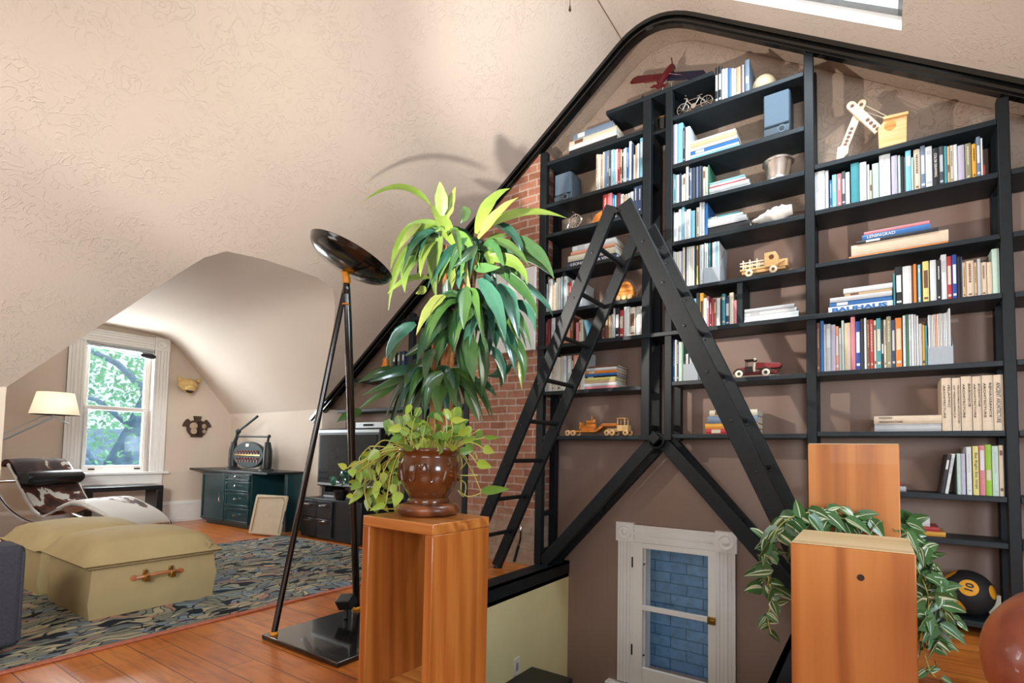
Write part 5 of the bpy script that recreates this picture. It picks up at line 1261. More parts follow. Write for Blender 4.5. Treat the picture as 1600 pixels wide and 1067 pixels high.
# stake truck
st = thing('toy_stake_truck', 'light wooden toy truck with slatted stake bed in the centre bay', 'toy truck', (xs(1192, 2.27, 3.86), 3.87, 2.26))
y0, y1 = 3.825, 3.915; z0 = 2.261; xa, xb_ = xs(1156, 2.3, y0), xs(1232, 2.3, y0); L = xb_ - xa
def tx(f): return xa + L*f
mb = MB(); mb.box((tx(0), y0, z0 + .05), (tx(.54), y1, z0 + .062)); mb.box((tx(.03), y0 + .02, z0 + .03), (tx(.93), y1 - .02, z0 + .05)); mb.build('bed', M['toy_wood'], st, bevel=.002)
mb = MB()
for y in (y0 + .002, y1 - .008):
    for f in (.06, .2, .35): mb.box((tx(f), y, z0 + .062), (tx(f) + .008, y + .006, z0 + .125))
    for z in (.082, .102): mb.box((tx(.0), y + .001, z0 + z), (tx(.5), y + .005, z0 + z + .008))
mb.build('stakes', M['toy_pale'], st)
mb = MB(); mb.prism([(tx(.51), y0, z0 + .05), (tx(.8), y0, z0 + .05), (tx(.8), y0, z0 + .12), (tx(.74), y0, z0 + .155), (tx(.51), y0, z0 + .155)], (0, y1 - y0, 0)); cbk = mb.build('cab', M['toy_wood'], st, bevel=.005)
mb = MB(); mb.lathe([(.017, 0), (.017, .001), (.01, .0012)], (tx(.66), y0 - .0003, z0 + .118), 16, axis=(0, -1, 0)); mb.build('cab_window', M['toy_brown'], cbk)
mb = MB(); mb.box((tx(.805), y0 + .01, z0 + .045), (tx(.98), y1 - .01, z0 + .095)); mb.prism([(tx(.70), y0 - .004, z0 + .05), (tx(.93), y0 - .004, z0 + .075), (tx(.93), y0 - .004, z0 + .082), (tx(.70), y0 - .004, z0 + .06)], (0, y1 - y0 + .008, 0)); mb.build('hood', M['toy_wood'], st, bevel=.003)
for f in (.2, .70):
    for y in (y0 - .002, y1 + .012):
        mb = MB(); wheel(mb, (tx(f), y, z0 + .026), .026, .012); wh = mb.build('wheel', M['toy_pale'], st)
        mb = MB(); mb.lathe([(.011, 0), (.011, .0016), (.003, .002)], (tx(f), y - .0121, z0 + .026), 12, axis=(0, -1, 0)); mb.build('hub', M['toy_brown'], wh)
# red iron truck
rt = thing('toy_flatbed_truck', 'old red cast-iron toy truck with white tyres in the centre bay', 'toy truck', (xs(1184, 1.55, 3.84), 3.86, 1.545))
y0, y1 = 3.82, 3.90; z0 = 1.546; xa, xb_ = xs(1149, 1.56, y0), xs(1221, 1.56, y0); L = xb_ - xa
mb = MB(); mb.prism([(tx(.0), y0 + .012, z0 + .025), (tx(.27), y0 + .012, z0 + .025), (tx(.27), y0 + .012, z0 + .075), (tx(.03), y0 + .012, z0 + .066), (tx(0), y0 + .012, z0 + .05)], (0, y1 - y0 - .024, 0)); mb.build('hood', M['toy_red'], rt, bevel=.003)
mb = MB(); mb.box((tx(.22), y0 + .006, z0 + .03), (tx(.42), y1 - .006, z0 + .075))
for x, y in ((.22, y0 + .006), (.22, y1 - .011), (.40, y0 + .006), (.40, y1 - .011)): mb.box((tx(x), y, z0 + .075), (tx(x) + .005, y + .005, z0 + .118))
mb.box((tx(.2), y0 + .002, z0 + .118), (tx(.44), y1 - .002, z0 + .126)); mb.build('cab', M['toy_dark'], rt, bevel=.001)
mb = MB(); mb.prism([(tx(.45), y0 + .002, z0 + .055), (tx(.95), y0 + .002, z0 + .055), (tx(1.0), y0 + .002, z0 + .072), (tx(.97), y0 + .002, z0 + .085), (tx(.45), y0 + .002, z0 + .10)], (0, y1 - y0 - .004, 0)); mb.box((tx(.1), y0 + .02, z0 + .02), (tx(.9), y1 - .02, z0 + .04)); mb.build('flatbed', M['toy_red'], rt, bevel=.002)
mb = MB()
for f in (.08, .67): mb.tube([(tx(f) + .038*math.cos(t), y0 + .004, z0 + .026 + .034*math.sin(t)) for t in [PI*k/8 for k in range(9)]], .005, 6)
mb.build('fender', M['toy_dark'], rt)
for f in (.08, .67):
    for y in (y0 + .008, y1 + .004):
        mb = MB(); wheel(mb, (tx(f), y, z0 + .026), .026, .009); wh = mb.build('wheel', M['figure_white'], rt)
        mb = MB(); mb.lathe([(.012, 0), (.012, .001), (.004, .0012)], (tx(f), y - .0091, z0 + .026), 12, axis=(0, -1, 0)); mb.build('hub', M['toy_dark'], wh)
mb = MB(); mb.tube([(tx(.42), y0 + .001, z0 + .035), (tx(.415), y0 + .001, z0 + .06), (tx(.43), y0 + .001, z0 + .10)], [.008, .009, .007], 8); mb.ball((tx(.435), y0 + .001, z0 + .122), .010, 10, 8); mb.build('driver_figure', M['figure_white'], rt)
# wooden lowboy with bulldozer
lb = thing('toy_lowboy_truck', 'orange wooden toy low-loader truck on the bottom left shelf', 'toy truck', (xs(932, 1.14, 3.84), 3.86, 1.135))
y0, y1 = 3.82, 3.90; z0 = 1.136; xa, xb_ = xs(883, 1.15, y0), xs(982, 1.15, y0); L = xb_ - xa
mb = MB(); mb.box((tx(0), y0, z0 + .030), (tx(.5), y1, z0 + .045)); mb.prism([(tx(.5), y0, z0 + .030), (tx(.62), y0, z0 + .075), (tx(.815), y0, z0 + .075), (tx(.815), y0, z0 + .10), (tx(.6), y0, z0 + .10), (tx(.5), y0, z0 + .045)], (0, y1 - y0, 0)); mb.build('trailer', M['toy_amber'], lb, bevel=.002)
mb = MB(); mb.box((tx(.82), y0 + .004, z0 + .035), (tx(.985), y1 - .004, z0 + .085)); 
for f in (.825, .93):
    for y in (y0 + .004, y1 - .012): mb.box((tx(f), y, z0 + .085), (tx(f) + .009, y + .008, z0 + .135))
mb.box((tx(.82), y0 + .002, z0 + .135), (tx(.95), y1 - .002, z0 + .143)); mb.box((tx(.66), y0 + .02, z0 + .03), (tx(.84), y1 - .02, z0 + .06)); mb.build('tractor_cab', M['toy_wood'], lb, bevel=.003)
for f in (.05, .14, .68, .76, .96):
    for y in (y0 - .001, y1 + .012):
        mb = MB(); wheel(mb, (tx(f), y, z0 + .024), .024, .011); wh = mb.build('wheel', M['toy_wood'], lb)
        mb = MB(); mb.lathe([(.009, 0), (.009, .0012), (.003, .0014)], (tx(f), y - .0111, z0 + .024), 10, axis=(0, -1, 0)); mb.build('hub', M['toy_brown'], wh)
bd = thing('toy_bulldozer', 'small orange wooden bulldozer riding on the low-loader truck', 'toy bulldozer', (tx(.38), 3.86, z0 + .045))
mb = MB(); mb.box((tx(.25), y0 + .012, z0 + .0455), (tx(.465), y0 + .028, z0 + .085)); mb.box((tx(.25), y1 - .028, z0 + .0455), (tx(.465), y1 - .012, z0 + .085)); mb.build('track', M['toy_amber'], bd, bevel=.006)
mb = MB(); mb.box((tx(.32), y0 + .03, z0 + .06), (tx(.43), y1 - .03, z0 + .128)); mb.box((tx(.43), y0 + .03, z0 + .06), (tx(.465), y1 - .03, z0 + .10)); mb.box((tx(.43), y0 + .028, z0 + .1065), (tx(.46), y1 - .028, z0 + .14)); mb.tube([(tx(.40), 3.86, z0 + .12), (tx(.40), 3.86, z0 + .175)], .005, 8); mb.build('body', M['toy_amber'], bd, bevel=.002)
mb = MB(); mb.box((tx(.23), y0 + .004, z0 + .055), (tx(.245), y1 - .004, z0 + .115)); mb.build('blade', M['toy_amber'], bd, bevel=.002)
# small wooden toy on the left bay, silver wheel ornament, wooden bookend
tt = thing('toy_tractor', 'small orange wooden toy tractor behind the ladder in the left bay', 'toy tractor', (xs(966, 2.24, 3.85), 3.86, 2.235))
y0, y1 = 3.83, 3.90; z0 = 2.236; xa, xb_ = xs(944, 2.25, y0), xs(989, 2.25, y0); L = xb_ - xa
mb = MB(); mb.box((tx(0), y0, z0 + .03), (tx(1), y1, z0 + .05)); mb.box((tx(.04), y0 + .01, z0 + .05), (tx(.2), y1 - .01, z0 + .105)); mb.box((tx(.2), y0 + .015, z0 + .05), (tx(.5), y1 - .015, z0 + .07)); mb.build('chassis', M['toy_amber'], tt, bevel=.003)
mb = MB(); arc = [(tx(.73) + .068*math.cos(t), y0, z0 + .051 + .105*math.sin(t)) for t in [PI*k/12 for k in range(13)]]; mb.prism(arc, (0, y1 - y0, 0)); mb.build('hood', M['toy_amber'], tt, bevel=.003)
for f in (.1, .5, .7, .9):
    mb = MB(); wheel(mb, (tx(f), y0 - .001, z0 + .022), .022, .010); wheel(mb, (tx(f), y1 + .011, z0 + .022), .022, .010); mb.build('wheel', M['toy_wood'], tt)
wo = thing('wheel_ornament', 'silver spoked penny-farthing ornament on the left bay shelf', 'ornament', (xs(899, 2.935, 3.83), 3.84, 2.935))
x = xs(899, 3.0, 3.83); mb = MB(); spoked(mb, V((x, 3.83, 2.935 + .066)), .058, .006, 28, 12); mb.build('big_wheel', M['chrome'], wo)
mb = MB(); spoked(mb, V((x - .085, 3.84, 2.935 + .022)), .018, .003, 16, 6); mb.build('small_wheel', M['chrome'], wo)
mb = MB(); mb.tube([(x - .085, 3.835, 2.957), (x - .05, 3.835, 3.035), (x, 3.835, 3.07), (x, 3.83, 3.0)], .004, 6); mb.tube([(x - .01, 3.80, 3.073), (x, 3.87, 3.073)], .004, 6); mb.build('frame', M['chrome'], wo)
be_ = thing('bookend', 'quarter-round orange wooden bookend against the red book in the left bay', 'bookend', (xs(933, 2.935), 3.86, 2.935))
x1 = xs(940.4, 2.94, FY + .03); mb = MB(); mb.prism([(x1, FY + .03, 2.936)] + [(x1 - .095*math.sin(t), FY + .03, 2.936 + .095*math.cos(t)) for t in [PI/2*k/8 for k in range(9)]], (0, .06, 0)); mb.build('block', M['orange_wood'], be_, bevel=.003)
be_.location = WL[be_]
# medicine ball
bl_ = thing('medicine_ball', 'black and yellow rubber medicine ball marked 10 on the lowest right shelf', 'ball', (.45, 3.94, .086))
bc_ = V((.447, 3.945, .086 + .128)); mb = MB(); mb.ball(bc_, .128, 36, 22); mb.build('sphere', M['ball_black'], bl_, ang=80)
def cap(axis, a1, m, nm, par, lift=.0015):
    R = .128 + lift; mb = MB(); prof = [(R*math.sin(a), R*math.cos(a)) for a in [a1*(1 - k/8) for k in range(8)]] + [(.001, R)]
    mb.lathe(prof, bc_, 32, axis=axis); return mb.build(nm, m, par, ang=80)
to = (EYE - bc_).normalized(); rt_ = to.cross(V((0, 0, 1))).normalized() * -1; up2 = rt_.cross(to) * -1
up2 = V((0, 0, 1)) - to * to.z; up2.normalize(); rt_ = up2.cross(to).normalized()
num_ax = (to + rt_*.04 + up2*.22).normalized()
cap(num_ax, .36, M['ball_yellow'], 'number_disc', bl_, .002)
for a, b, c, an_ in ((.55, -.62, -.75, .52), (.4, .85, .15, .30), (.25, -.75, .85, .36), (-.9, .1, .1, .5)): cap((to*a + rt_*b + up2*c).normalized(), an_, M['ball_yellow'], 'yellow_patch', bl_)
tr = (up2*.97 + rt_*.2); tr = (tr - num_ax*tr.dot(num_ax)).normalized(); tu = num_ax.cross(tr).normalized()
text_mesh('number', '10', .052, M['ink'], bl_, tr, tu, bc_ + num_ax*.1307 - tr*.026 - tu*.020, ex=.0008, bold=.0015)
wb = MB(); wb.box((.552, 4.035, .086), (.609, 4.082, .20)); tag(wb.build('white_box', M['figure_white'], bevel=.003), 'cream cardboard box standing behind the medicine ball', 'box')

# alcove things behind the plant
fg = thing('figurine', 'orange-brown carved bird-like figurine on the alcove shelf left of the plant', 'figurine', (-4.72, 3.88, 1.80))
p = onY(602, 575, 3.88); mb = MB(); mb.lathe([(.055, 0), (.07, .03), (.062, .09), (.035, .15), (.03, .18), (.035, .20), (.02, .225), (.004, .235)], (p.x, 3.88, 1.801), 20); mb.build('body', M['orange_wood'], fg)
for px, py, z, nm, lab, m, prof in ((688, 590, 1.95, 'turned_bowl', 'orange turned wooden bowl on the alcove shelf behind the plant stems', 'orange_wood', [(.05, 0), (.09, .05), (.10, .11), (.09, .14)]),
                                    (690, 500, 2.40, 'turned_vase', 'orange turned wooden vase high on the alcove shelf behind the leaves', 'orange_wood', [(.06, 0), (.10, .05), (.09, .11), (.05, .15), (.06, .18)])):
    p = onY(px, py, 3.90); mb = MB(); mb.lathe(prof, (p.x, 3.90, z + .001), 22); tag(mb.build(nm, M[m]), lab, 'bowl' if 'bowl' in nm else 'vase')
for k, px in enumerate((614, 621, 628)):
    p = onY(px, 560, 3.86); T = Matrix.Translation((p.x, 3.86, 1.801)); book(.034, .27, .18, 'kgn'[k], T, '%s book, %s in the alcove row behind the plant' % (BOOK['kgn'[k]][0], ('first from the left', 'second from the left', 'last on the right')[k]), 'dark books in the alcove', [(.6, .85)])
# ---------------------------------------------------------------- plants
def strap(mb, p0, p1, p2, w, n=10, facing=None, roll=0.0, fold=.18, wave=.0, shape=0, us=(-1, -.5, 0, .5, 1), slots=None, rib=False):
    if rib: us = (-1, -.75, -.5, -.25, 0, .25, .5, .75, 1)
    """blade along a quadratic curve, folded along the midrib; slot set by mb.cur"""
    prev = None; pts = []
    for k in range(n + 1):
        t = k / n; p = p0*(1-t)**2 + p1*2*t*(1-t) + p2*t*t
        d = (p1 - p0)*(1-t) + (p2 - p1)*t; d = d.normalized() if d.length > 1e-6 else V((0, 0, 1))
        f = facing or V((0, 0, 1)); s = d.cross(f)
        if s.length < 1e-3: s = d.orthogonal()
        s.normalize(); nn = s.cross(d).normalized()
        a = roll; s2 = s*math.cos(a) + nn*math.sin(a); n2 = s2.cross(d).normalized()
        if shape == 0: q = min(1, t*3.2 + .28) * (1 - max(0, (t - .35)/.65) ** 1.7) ** 1.0 if t < 1 else 0
        else: q = (math.sin(PI * min(1, t ** .62)) ** .85) * (1 if t < .98 else .3)
        hw = w*.5*max(q, .03) * (1 + wave*math.sin(t*17 + roll*5))
        pts.append((p, s2, n2, hw))
    rows = []
    for p, s2, n2, hw in pts:
        rows.append([mb.pt(p + s2*hw*u + n2*hw*(fold*abs(u) + (.05*math.cos(u*4*PI) if rib else 0))) for u in us])
    for A, B in zip(rows, rows[1:]):
        for i in range(len(us) - 1):
            if slots: mb.cur = slots[i]
            mb.face((A[i], A[i+1], B[i+1], B[i]))
    mb.cur = 0
view = -FWD

# --- dracaena standing on the floor behind the pedestal
dr = thing('dracaena', 'tall corn plant with long drooping strap leaves in front of the brick chimney', 'potted plant', (-2.66, 2.66, 0))
S6 = 2.668
def D(x, y, d): return at(520 + x/S6, 260 + y/S6, d)
LEAVES = """455,205 452,120 446,62 52 L;478,215 488,140 512,84 34 L;405,158 290,20 124,148 30 L;505,330 460,215 405,160 58 L;445,240 280,225 240,430 50 L;410,300 250,330 232,600 36 L;
455,265 395,340 432,560 58 L;598,280 640,120 738,92 48 L;606,300 690,180 772,130 48 L;640,260 790,150 976,216 46 L;640,320 690,285 728,292 34 L;650,235 790,260 788,402 46 D;740,300 880,330 922,470 50 G;
700,340 820,350 925,465 42 G;635,380 790,370 812,492 48 L;670,420 830,510 852,632 44 G;680,440 890,520 918,630 32 D;635,450 668,530 662,640 64 D;690,490 748,560 772,716 70 D;600,545 668,640 640,820 64 D;
680,630 740,700 760,862 60 D;750,560 850,590 842,690 38 D;575,610 530,760 568,962 80 G;620,690 645,840 622,962 54 G;545,580 486,670 505,785 60 G;470,540 400,570 348,704 56 L;505,610 390,650 348,824 64 G;
530,630 440,690 432,840 62 G;345,655 250,690 222,808 48 D;360,380 290,400 300,525 52 L;405,465 310,450 228,532 42 L;465,395 498,430 496,512 46 L;560,415 520,440 526,512 42 D;565,320 520,400 584,545 32 L;
640,355 662,385 656,432 42 L;540,170 570,200 532,238 42 G;700,690 815,760 792,905 52 G;660,750 725,815 712,912 42 D;782,795 780,850 790,938 24 L;745,825 700,880 640,872 42 G;595,890 650,905 682,962 32 G;
555,930 585,990 612,1068 44 G;330,840 260,850 150,900 40 G;262,845 190,850 104,902 38 G;330,860 240,905 120,956 32 G;262,915 190,950 108,1012 28 G;305,845 320,880 298,922 30 G;460,860 380,900 385,992 62 G;
120,1020 60,1030 16,1066 38 G;470,900 430,960 445,1040 60 G;365,235 330,270 270,350 38 L;385,500 380,520 345,530 36 L;430,300 370,340 365,460 44 L;520,300 620,330 660,330 40 G;610,470 700,560 720,730 58 D;
650,560 690,640 680,760 56 D;560,500 540,590 545,680 50 G;480,470 470,560 510,600 46 G;600,330 560,380 500,420 38 G;590,420 640,430 700,420 40 G;660,300 760,330 820,420 44 G;580,700 560,800 590,900 60 G;
690,780 720,850 700,920 44 G;420,880 380,960 330,1010 50 G;380,820 330,830 250,930 42 G;420,760 390,800 385,900 48 G;520,860 480,930 520,1010 46 G;620,520 600,600 560,650 44 G;700,400 780,470 800,560 44 G;
540,540 600,580 610,690 52 D;300,700 250,760 240,840 34 G;440,700 360,760 300,790 44 G"""
cls = {'L': MB(), 'G': MB(), 'D': MB()}
rl_ = random.Random(3)
for it in LEAVES.replace('\n', '').split(';'):
    f = it.split(); (x0, y0), (x1, y1), (x2, y2) = [tuple(map(float, q.split(','))) for q in f[:3]]
    base = 3.68 + rl_.uniform(-.06, .06); out = rl_.uniform(-.32, .12)
    p0, p1, p2 = D(x0, y0, base), D(x1, y1, base + out*.6), D(x2, y2, base + out)
    strap(cls[f[4]], p0, p1, p2, float(f[3])/S6/FPX*3.68*1.05, 10, view, rl_.uniform(-.55, .55), .22, .07, rib=True)
# foliage of the three crowns that fills the middle
for cx, cy, nn, R in ((470, 300, 20, 200), (610, 350, 26, 220), (560, 560, 26, 240), (650, 620, 20, 210), (440, 880, 30, 250)):
    for k in range(nn):
        a = rl_.uniform(0, 2*PI); L = R*rl_.uniform(.8, 1.25); dx = math.cos(a)*L; dz = math.sin(a)*L*.45
        d0 = 3.72; o_ = rl_.uniform(-.28, .30)
        p0 = D(cx + dx*.08, cy, d0); p1 = D(cx + dx*.55, cy - 60 + dz*.4, d0 + o_*.6); p2 = D(cx + dx*.8, cy + L*.62 + dz*.3, d0 + o_)
        strap(cls['G' if rl_.random() < .72 else 'D'], p0, p1, p2, 44/S6/FPX*3.7, 11, view, rl_.uniform(-.8, .8), .22, .07, rib=True)
for k, nm in (('L', 'young_leaves'), ('G', 'leaves'), ('D', 'glossy_leaves')):
    cls[k].build(nm, M[{'L': 'lime', 'G': 'green', 'D': 'deep'}[k]], dr, ang=80)
for a in ([(470, 330), (468, 600), (455, 1040)], [(600, 380), (500, 640), (488, 1040)], [(560, 560), (480, 800), (470, 1045)], [(440, 560), (425, 800), (418, 1035)]):
    pts = [D(x, y, 3.74) for x, y in a]; q = pts[-1]; pts.append(V((lerp(q.x, -2.66, .7), lerp(q.y, 2.66, .7), .40)))
    mb = MB(); mb.tube(pts, [.016, .022, .026, .028], 10); mb.build('cane', M['cane'], dr)
mb = MB(); mb.lathe([(.14, .001), (.19, .06), (.215, .40), (.225, .42), (.205, .42), (.19, .37)], (-2.66, 2.66, 0), 32); mb.build('pot', M['black_satin'], dr)
mb = MB(); mb.lathe([(.188, .36), (.188, .372), (.01, .378)], (-2.66, 2.66, 0), 24); mb.build('soil', M['soil'], dr)

# --- pothos in the glazed pot on the left pedestal
ph = thing('pothos', 'trailing lime pothos in an embossed amber-brown glazed pot on the hollow pedestal', 'potted plant', (-1.585, 1.575, .726))
pc0 = V((-1.585, 1.585, .7265))
mb = MB(); mb.lathe([(.105, 0), (.125, .010), (.132, .026), (.125, .043), (.10, .050)], pc0, 44); mb.build('saucer', M['saucer'], ph, ang=60)
mb = MB(); mb.lathe([(.085, .0505), (.088, .062), (.080, .072), (.088, .085), (.106, .115), (.119, .150), (.124, .185), (.122, .215), (.113, .240), (.112, .252), (.126, .262), (.130, .272), (.124, .280), (.112, .280), (.108, .262)], pc0, 48); pot = mb.build('pot', M['pot_glaze'], ph, ang=60)
mb = MB()
for a0 in range(0, 360, 60):   # raised scroll ornament round the belly
    for s in (-1, 1):
        pts = []
        for k in range(14):
            t = k/13; ang = math.radians(a0 + s*(3 + 20*t)); z = .205 - .055*t + .02*math.sin(t*6.5); r = .1235 + .0005 - abs(z - .185)*.06
            pts.append(pc0 + V((r*math.cos(ang), r*math.sin(ang), z)))
        mb.tube(pts, [.003 + .0035*math.sin(PI*k/13) for k in range(14)], 6)
    for k in range(3): mb.ball(pc0 + V((.122*math.cos(math.radians(a0)), .122*math.sin(math.radians(a0)), .20 - .016*k)), .009 - .001*k, 8, 6)
mb.build('relief', M['pot_glaze'], pot)
mb = MB(); mb.lathe([(.11, .255), (.11, .262), (.01, .268)], pc0, 24); mb.build('soil', M['soil'], ph)
lf, vn = MB(), MB(); S7 = 4.103
def E7(x, y, d): return at(520 + x/S7, 600 + y/S7, d)
rp = random.Random(11)
top = pc0 + V((0, 0, .27))
def heart(p, d, w, L, roll):
    """p: stalk end; d: pointing direction"""
    d = d.normalized(); strap(lf, p, p + d*L*.5 + V((0, 0, L*.06)), p + d*L, w, 8, view, roll, .12, 0, 1)
KEY = """360,225 0,1 105 66;415,200 .3,1 95 50;470,190 .2,1 60 46;500,130 -.3,1 90 40;560,150 -.5,1 80 44;712,160 .5,.8 95 42;610,205 1,-.1 110 46;760,235 1,-.05 90 42;830,250 .1,1 90 44;868,265 .1,1 80 40;735,260 0,1 80 56;
645,320 .2,1 70 60;265,475 -1,.1 70 50;165,560 .3,1 75 44;240,525 -1,-.1 110 56;200,670 -.7,.7 150 62;130,715 -1,.1 45 36;90,540 -.8,-.4 60 40;120,540 .2,.6 60 46;430,690 -.2,.8 100 70;500,530 -1,.3 110 54;
920,505 1,.3 100 60;960,410 1,.4 80 56;945,290 -.2,1 80 48;970,345 1,0 110 30;900,355 .6,.4 70 56;780,150 .4,1 110 80;950,690 1,-.12 195 58;300,430 -.6,.5 90 60;350,390 .4,.8 95 64;420,480 -.4,.8 80 50;
300,620 -.5,1 90 46;380,640 .2,1 80 46;280,700 -.3,.8 80 48;340,770 -.8,.3 100 40;560,230 .4,.8 90 50;650,190 .6,.5 90 40;520,220 -.7,.5 80 40;770,330 .3,1 80 46;860,380 .5,.8 70 46;600,260 -.2,1 80 60;690,300 .1,1 90 52"""
for it in KEY.replace('\n', '').split(';'):
    f = it.split(); x, y = map(float, f[0].split(',')); dx, dy = map(float, f[1].split(','))
    L, w = float(f[2])/S7/FPX*2.2, float(f[3])/S7/FPX*2.2
    dep = 2.28 + rp.uniform(-.14, .08); p = E7(x, y, dep); d = RIGHT*dx + DOWN*dy + FWD*rp.uniform(-.5, .2)
    heart(p, d, w*1.1, L*1.05, rp.uniform(-.35, .35))
    ang = math.atan2(p.y - top.y, p.x - top.x); r0 = top + V((math.cos(ang)*.09, math.sin(ang)*.09, -.005))
    mid = r0.lerp(p, .5) + V((0, 0, .05 + .05*rp.random())) if p.z < r0.z + .02 else r0.lerp(p, .45) + V((math.cos(ang)*.03, math.sin(ang)*.03, .03))
    if p.z < r0.z: mid = r0 + V((math.cos(ang)*.06, math.sin(ang)*.06, .035))
    vn.tube([r0*(1-t)**2 + mid*2*t*(1-t) + p*t*t for t in [k/7 for k in range(8)]], .0024, 5)
for k in range(60):
    a = rp.uniform(0, 2*PI); r = rp.uniform(.02, .16); p = top + V((math.cos(a)*r, math.sin(a)*r, rp.uniform(.03, .14) - r*.3))
    heart(p, V((math.cos(a), math.sin(a), rp.uniform(-.7, .6))), .036, .062, rp.uniform(-.6, .6))
    r0 = top + V((math.cos(a)*r*.5, math.sin(a)*r*.5, -.008)); m_ = r0.lerp(p, .5) + V((0, 0, .03)); vn.tube([r0, m_, p], .0019, 5)
for k in range(46):   # the tangle hanging on the left
    u = rp.random(); x = rp.uniform(150, 450); y = rp.uniform(430, 800); p = E7(x, y, 2.30 + rp.uniform(-.10, .16))
    if p.z < .74: p.z = .75
    heart(p, RIGHT*rp.uniform(-1, .5) + DOWN*rp.uniform(-.1, 1) + FWD*rp.uniform(-.4, .4), .034, .058, rp.uniform(-.7, .7))
    if k % 2 == 0:
        q = E7(x + rp.uniform(20, 160), y - rp.uniform(60, 170), 2.30); m_ = q.lerp(p, .5) + RIGHT*rp.uniform(-.06, .02) + DOWN*rp.uniform(-.02, .04)
        vn.tube([q*(1-t)**2 + m_*2*t*(1-t) + p*t*t for t in [j/6 for j in range(7)]], .0023, 5)
for path in ([(455, 400), (330, 360), (250, 440), (205, 640), (230, 780), (330, 830), (430, 828)], [(460, 395), (300, 470), (300, 560), (350, 660)], [(455, 420), (240, 400), (260, 470), (190, 660)], [(800, 420), (830, 520), (790, 580), (930, 585)], [(640, 410), (720, 490), (800, 560), (790, 650), (860, 720), (950, 700)],
             [(760, 420), (860, 480), (800, 570)], [(585, 420), (560, 500), (470, 585), (420, 590)], [(820, 430), (905, 440), (925, 480)], [(270, 580), (290, 690), (320, 720)], [(380, 560), (360, 640), (420, 690)], [(790, 600), (850, 640), (840, 720), (800, 680)]):
    pts = smooth_path([tuple(E7(x, y, 2.20 + .03*((i*7) % 3) if 480 < x < 800 else 2.28)) for i, (x, y) in enumerate(path)], 5)
    for i, q in enumerate(pts):
        q = V(q); v2 = V((q.x - pc0.x, q.y - pc0.y, 0))
        if pc0.z + .05 < q.z < pc0.z + .28 and v2.length < .132: q += v2.normalized()*(.134 - v2.length)
        if q.z < .735: q.z = .735
        pts[i] = q
    vn.tube(pts, .0029, 6)
lf.build('leaves', M['pothos'], ph, ang=80); vn.build('vines', M['stem'], ph, ang=80)

# --- variegated philodendron trailing between the two pine pedestals
pl = thing('philodendron', 'trailing philodendron with cream-striped leaves spilling between the two pine pedestals', 'potted plant', (-.08, 2.63, 0))
mb = MB(); mb.lathe([(.10, .001), (.115, .05), (.13, .62), (.138, .65), (.125, .65), (.12, .60)], (-.08, 2.56, 0), 28); mb.build('pot', M['pine_v'], pl)
mb = MB(); mb.lathe([(.118, .59), (.118, .602), (.01, .606)], (-.08, 2.56, 0), 20); mb.build('soil', M['soil'], pl)
g, v3 = MB(), MB(); rq_ = random.Random(5)
def vleaf(p, d, w, L, roll):
    d = d.normalized(); p1 = p + d*L*.5 + V((0, 0, L*.10)); p2 = p + d*L - V((0, 0, L*.10))
    a, b, e = rq_.uniform(.05, .12), rq_.uniform(.36, .5), rq_.uniform(.56, .72)
    pat = rq_.choice([(0, 1, 0, 1, 0, 0, 0), (0, 0, 0, 1, 0, 1, 0), (0, 0, 0, 1, 0, 0, 0), (0, 0, 0, 1, 0, 0, 1), (0, 0, 0, 1, 1, 0, 0), (0, 0, 0, 0, 0, 1, 0)])
    strap(g, p, p1, p2, w, 7, view, roll, .28, .03, 1, (-1, -e, -b, -a, a, b, e, 1), pat)
PATHS = [([(1335, 815), (1270, 800), (1222, 818), (1203, 860), (1200, 915)], 30, 2.28), ([(1335, 812), (1300, 800), (1250, 815), (1235, 850)], 20, 2.34),
         ([(1200, 900), (1206, 935), (1200, 965), (1205, 990)], 9, 2.2),
         ([(1330, 812), (1370, 800), (1400, 830), (1432, 870), (1462, 915), (1472, 950)], 46, 2.34), ([(1330, 815), (1390, 815), (1430, 850), (1450, 900), (1455, 960)], 34, 2.28),
         ([(1430, 880), (1450, 930), (1448, 975), (1452, 1000)], 26, 2.22), ([(1290, 815), (1330, 800), (1380, 806), (1400, 822)], 36, 2.42), ([(1440, 960), (1443, 1010), (1452, 1045), (1462, 1058)], 7, 2.2), ([(1465, 920), (1478, 960), (1482, 995)], 8, 2.25)]
for path, n, dep in PATHS:
    pts = smooth_path([tuple(at(x, y, dep)) for x, y in path], 8); pts = [V(p) for p in pts]
    v3.tube(pts, .0028, 5)
    n = int(n*1.5)
    for k in range(n):
        t = (k + rq_.random()) / n; i = min(len(pts) - 2, int(t*(len(pts) - 1))); p = pts[i].lerp(pts[i+1], rq_.random())
        sparse = n < 16
        p = p + (RIGHT*rq_.uniform(-1, 1) + DOWN*rq_.uniform(-.8, .8))*(.012 if sparse else .035) + FWD*rq_.uniform(-.05, .05)
        d = RIGHT*rq_.uniform(-1, 1) + DOWN*rq_.uniform(-.35, 1.0) + FWD*rq_.uniform(-.5, .3)
        L = rq_.uniform(.075, .125) if not sparse else rq_.uniform(.05, .07)
        vleaf(p, d, L*rq_.uniform(.44, .58), L, rq_.uniform(-.7, .7))
g.build('leaves', [M['phil_green'], M['phil_cream']], pl, ang=80); v3.build('vines', M['stem'], pl, ang=80)

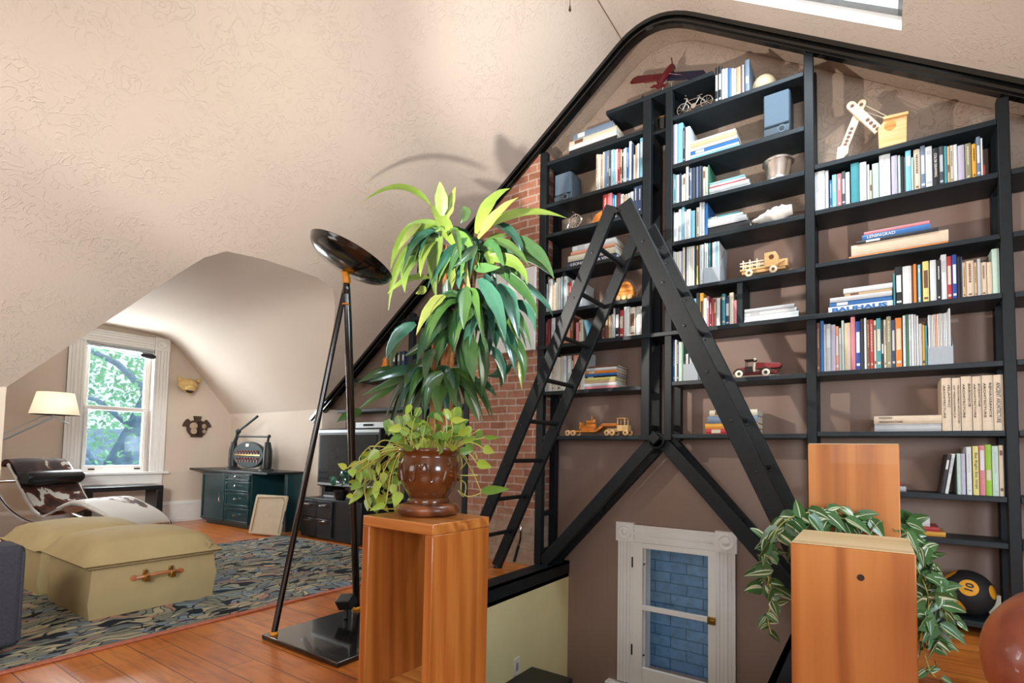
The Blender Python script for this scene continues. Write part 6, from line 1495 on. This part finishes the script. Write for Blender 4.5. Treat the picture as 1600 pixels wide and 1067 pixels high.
# --- jade plant leaves by the television
jd = thing('small_plant', 'small dark round-leaved plant in front of the television', 'potted plant', (-4.78, 3.52, .44))
mb = MB(); mb.lathe([(.05, 0), (.065, .03), (.07, .10), (.06, .10)], (-4.86, 3.54, .441), 18); mb.build('pot', M['black_gloss'], jd)
mb = MB(); rj = random.Random(2)
for k in range(26):
    a = rj.uniform(0, 2*PI); p = V((-4.86, 3.54, .56)) + V((math.cos(a)*.07, math.sin(a)*.05, rj.uniform(0, .16)))
    strap(mb, p, p + V((math.cos(a)*.04, math.sin(a)*.03, .03)), p + V((math.cos(a)*.09, math.sin(a)*.05, .02)), .05, 6, view, rj.uniform(-.5, .5), .1, 0, 1)
mb.build('leaves', M['deep'], jd, ang=80)

# ---------------------------------------------------------------- outside the dormer window
tr_ = thing('tree', 'leafy tree with a slanting grey-blue trunk outside the dormer window', 'tree', (-10.6, 3.2, -3))
mb = MB(); mb.tube([(-10.4, 3.0, -3), (-10.4, 3.15, -.6), (-10.4, 3.30, .35), (-10.4, 3.62, 1.2), (-10.4, 3.86, 2.0), (-10.5, 3.95, 3.2)], [.34, .30, .26, .22, .18, .12], 14)
mb.build('trunk', M['outdoor_bark'], tr_, ang=80)
mb = MB()
for pts, r in (([(-10.4, 3.35, .3), (-10.3, 2.9, .9), (-10.2, 2.3, 1.35)], .06), ([(-10.4, 3.3, .2), (-10.2, 2.8, .35), (-10.1, 2.4, .8), (-10, 2.1, .95)], .05), ([(-10.4, 3.8, 1.8), (-10.2, 3.2, 2.3), (-10.2, 2.5, 2.6)], .06), ([(-10.4, 3.6, 1.2), (-10.3, 3.0, 1.7), (-10.3, 2.5, 1.8)], .045)): mb.tube(pts, [r, r*.8, r*.5, r*.4][:len(pts)], 8)
mb.build('branch', M['outdoor_bark'], tr_, ang=80)
mb = MB(); rt2 = random.Random(9)
for k in range(8200):
    p = V((rt2.uniform(-13.2, -9.7), rt2.uniform(1.0, 5.2), rt2.uniform(-.1, 4.6)))
    if p.z < .95 and rt2.random() < .55 - .3*p.z: continue
    if p.z > 3.6 and rt2.random() < .5: continue
    s = rt2.uniform(.035, .075); a = V((rt2.gauss(0, 1), rt2.gauss(0, 1), rt2.gauss(0, 1))).normalized(); b = a.orthogonal().normalized()
    mb.poly([p - a*s, p + b*s*.5, p + a*s, p - b*s*.5])
mb.build('leaves', M['tree_leaf'], tr_, smooth=False)
hs = thing('neighbour_house', 'pale blue house wall glimpsed low behind the tree outside the dormer window', 'house', (-15, 3, -3))
mb = MB(); mb.box((-17, 1.5, -3), (-15, 7.0, .55)); mb.build('wall', M['house'], hs, smooth=False)
mb = MB(); mb.prism([(-14.8, 1.3, .55), (-14.8, 7.2, .55), (-16, 7.2, 1.3), (-16, 1.3, 1.3)], (0, 0, .08)); mb.build('roof', M['outdoor_bark'], hs, smooth=False)
for y in (2.2, 3.6):
    mb = MB(); mb.box((-14.995, y, -.4), (-14.96, y + .6, .3)); mb.build('window', M['white_paint'], hs, smooth=False)
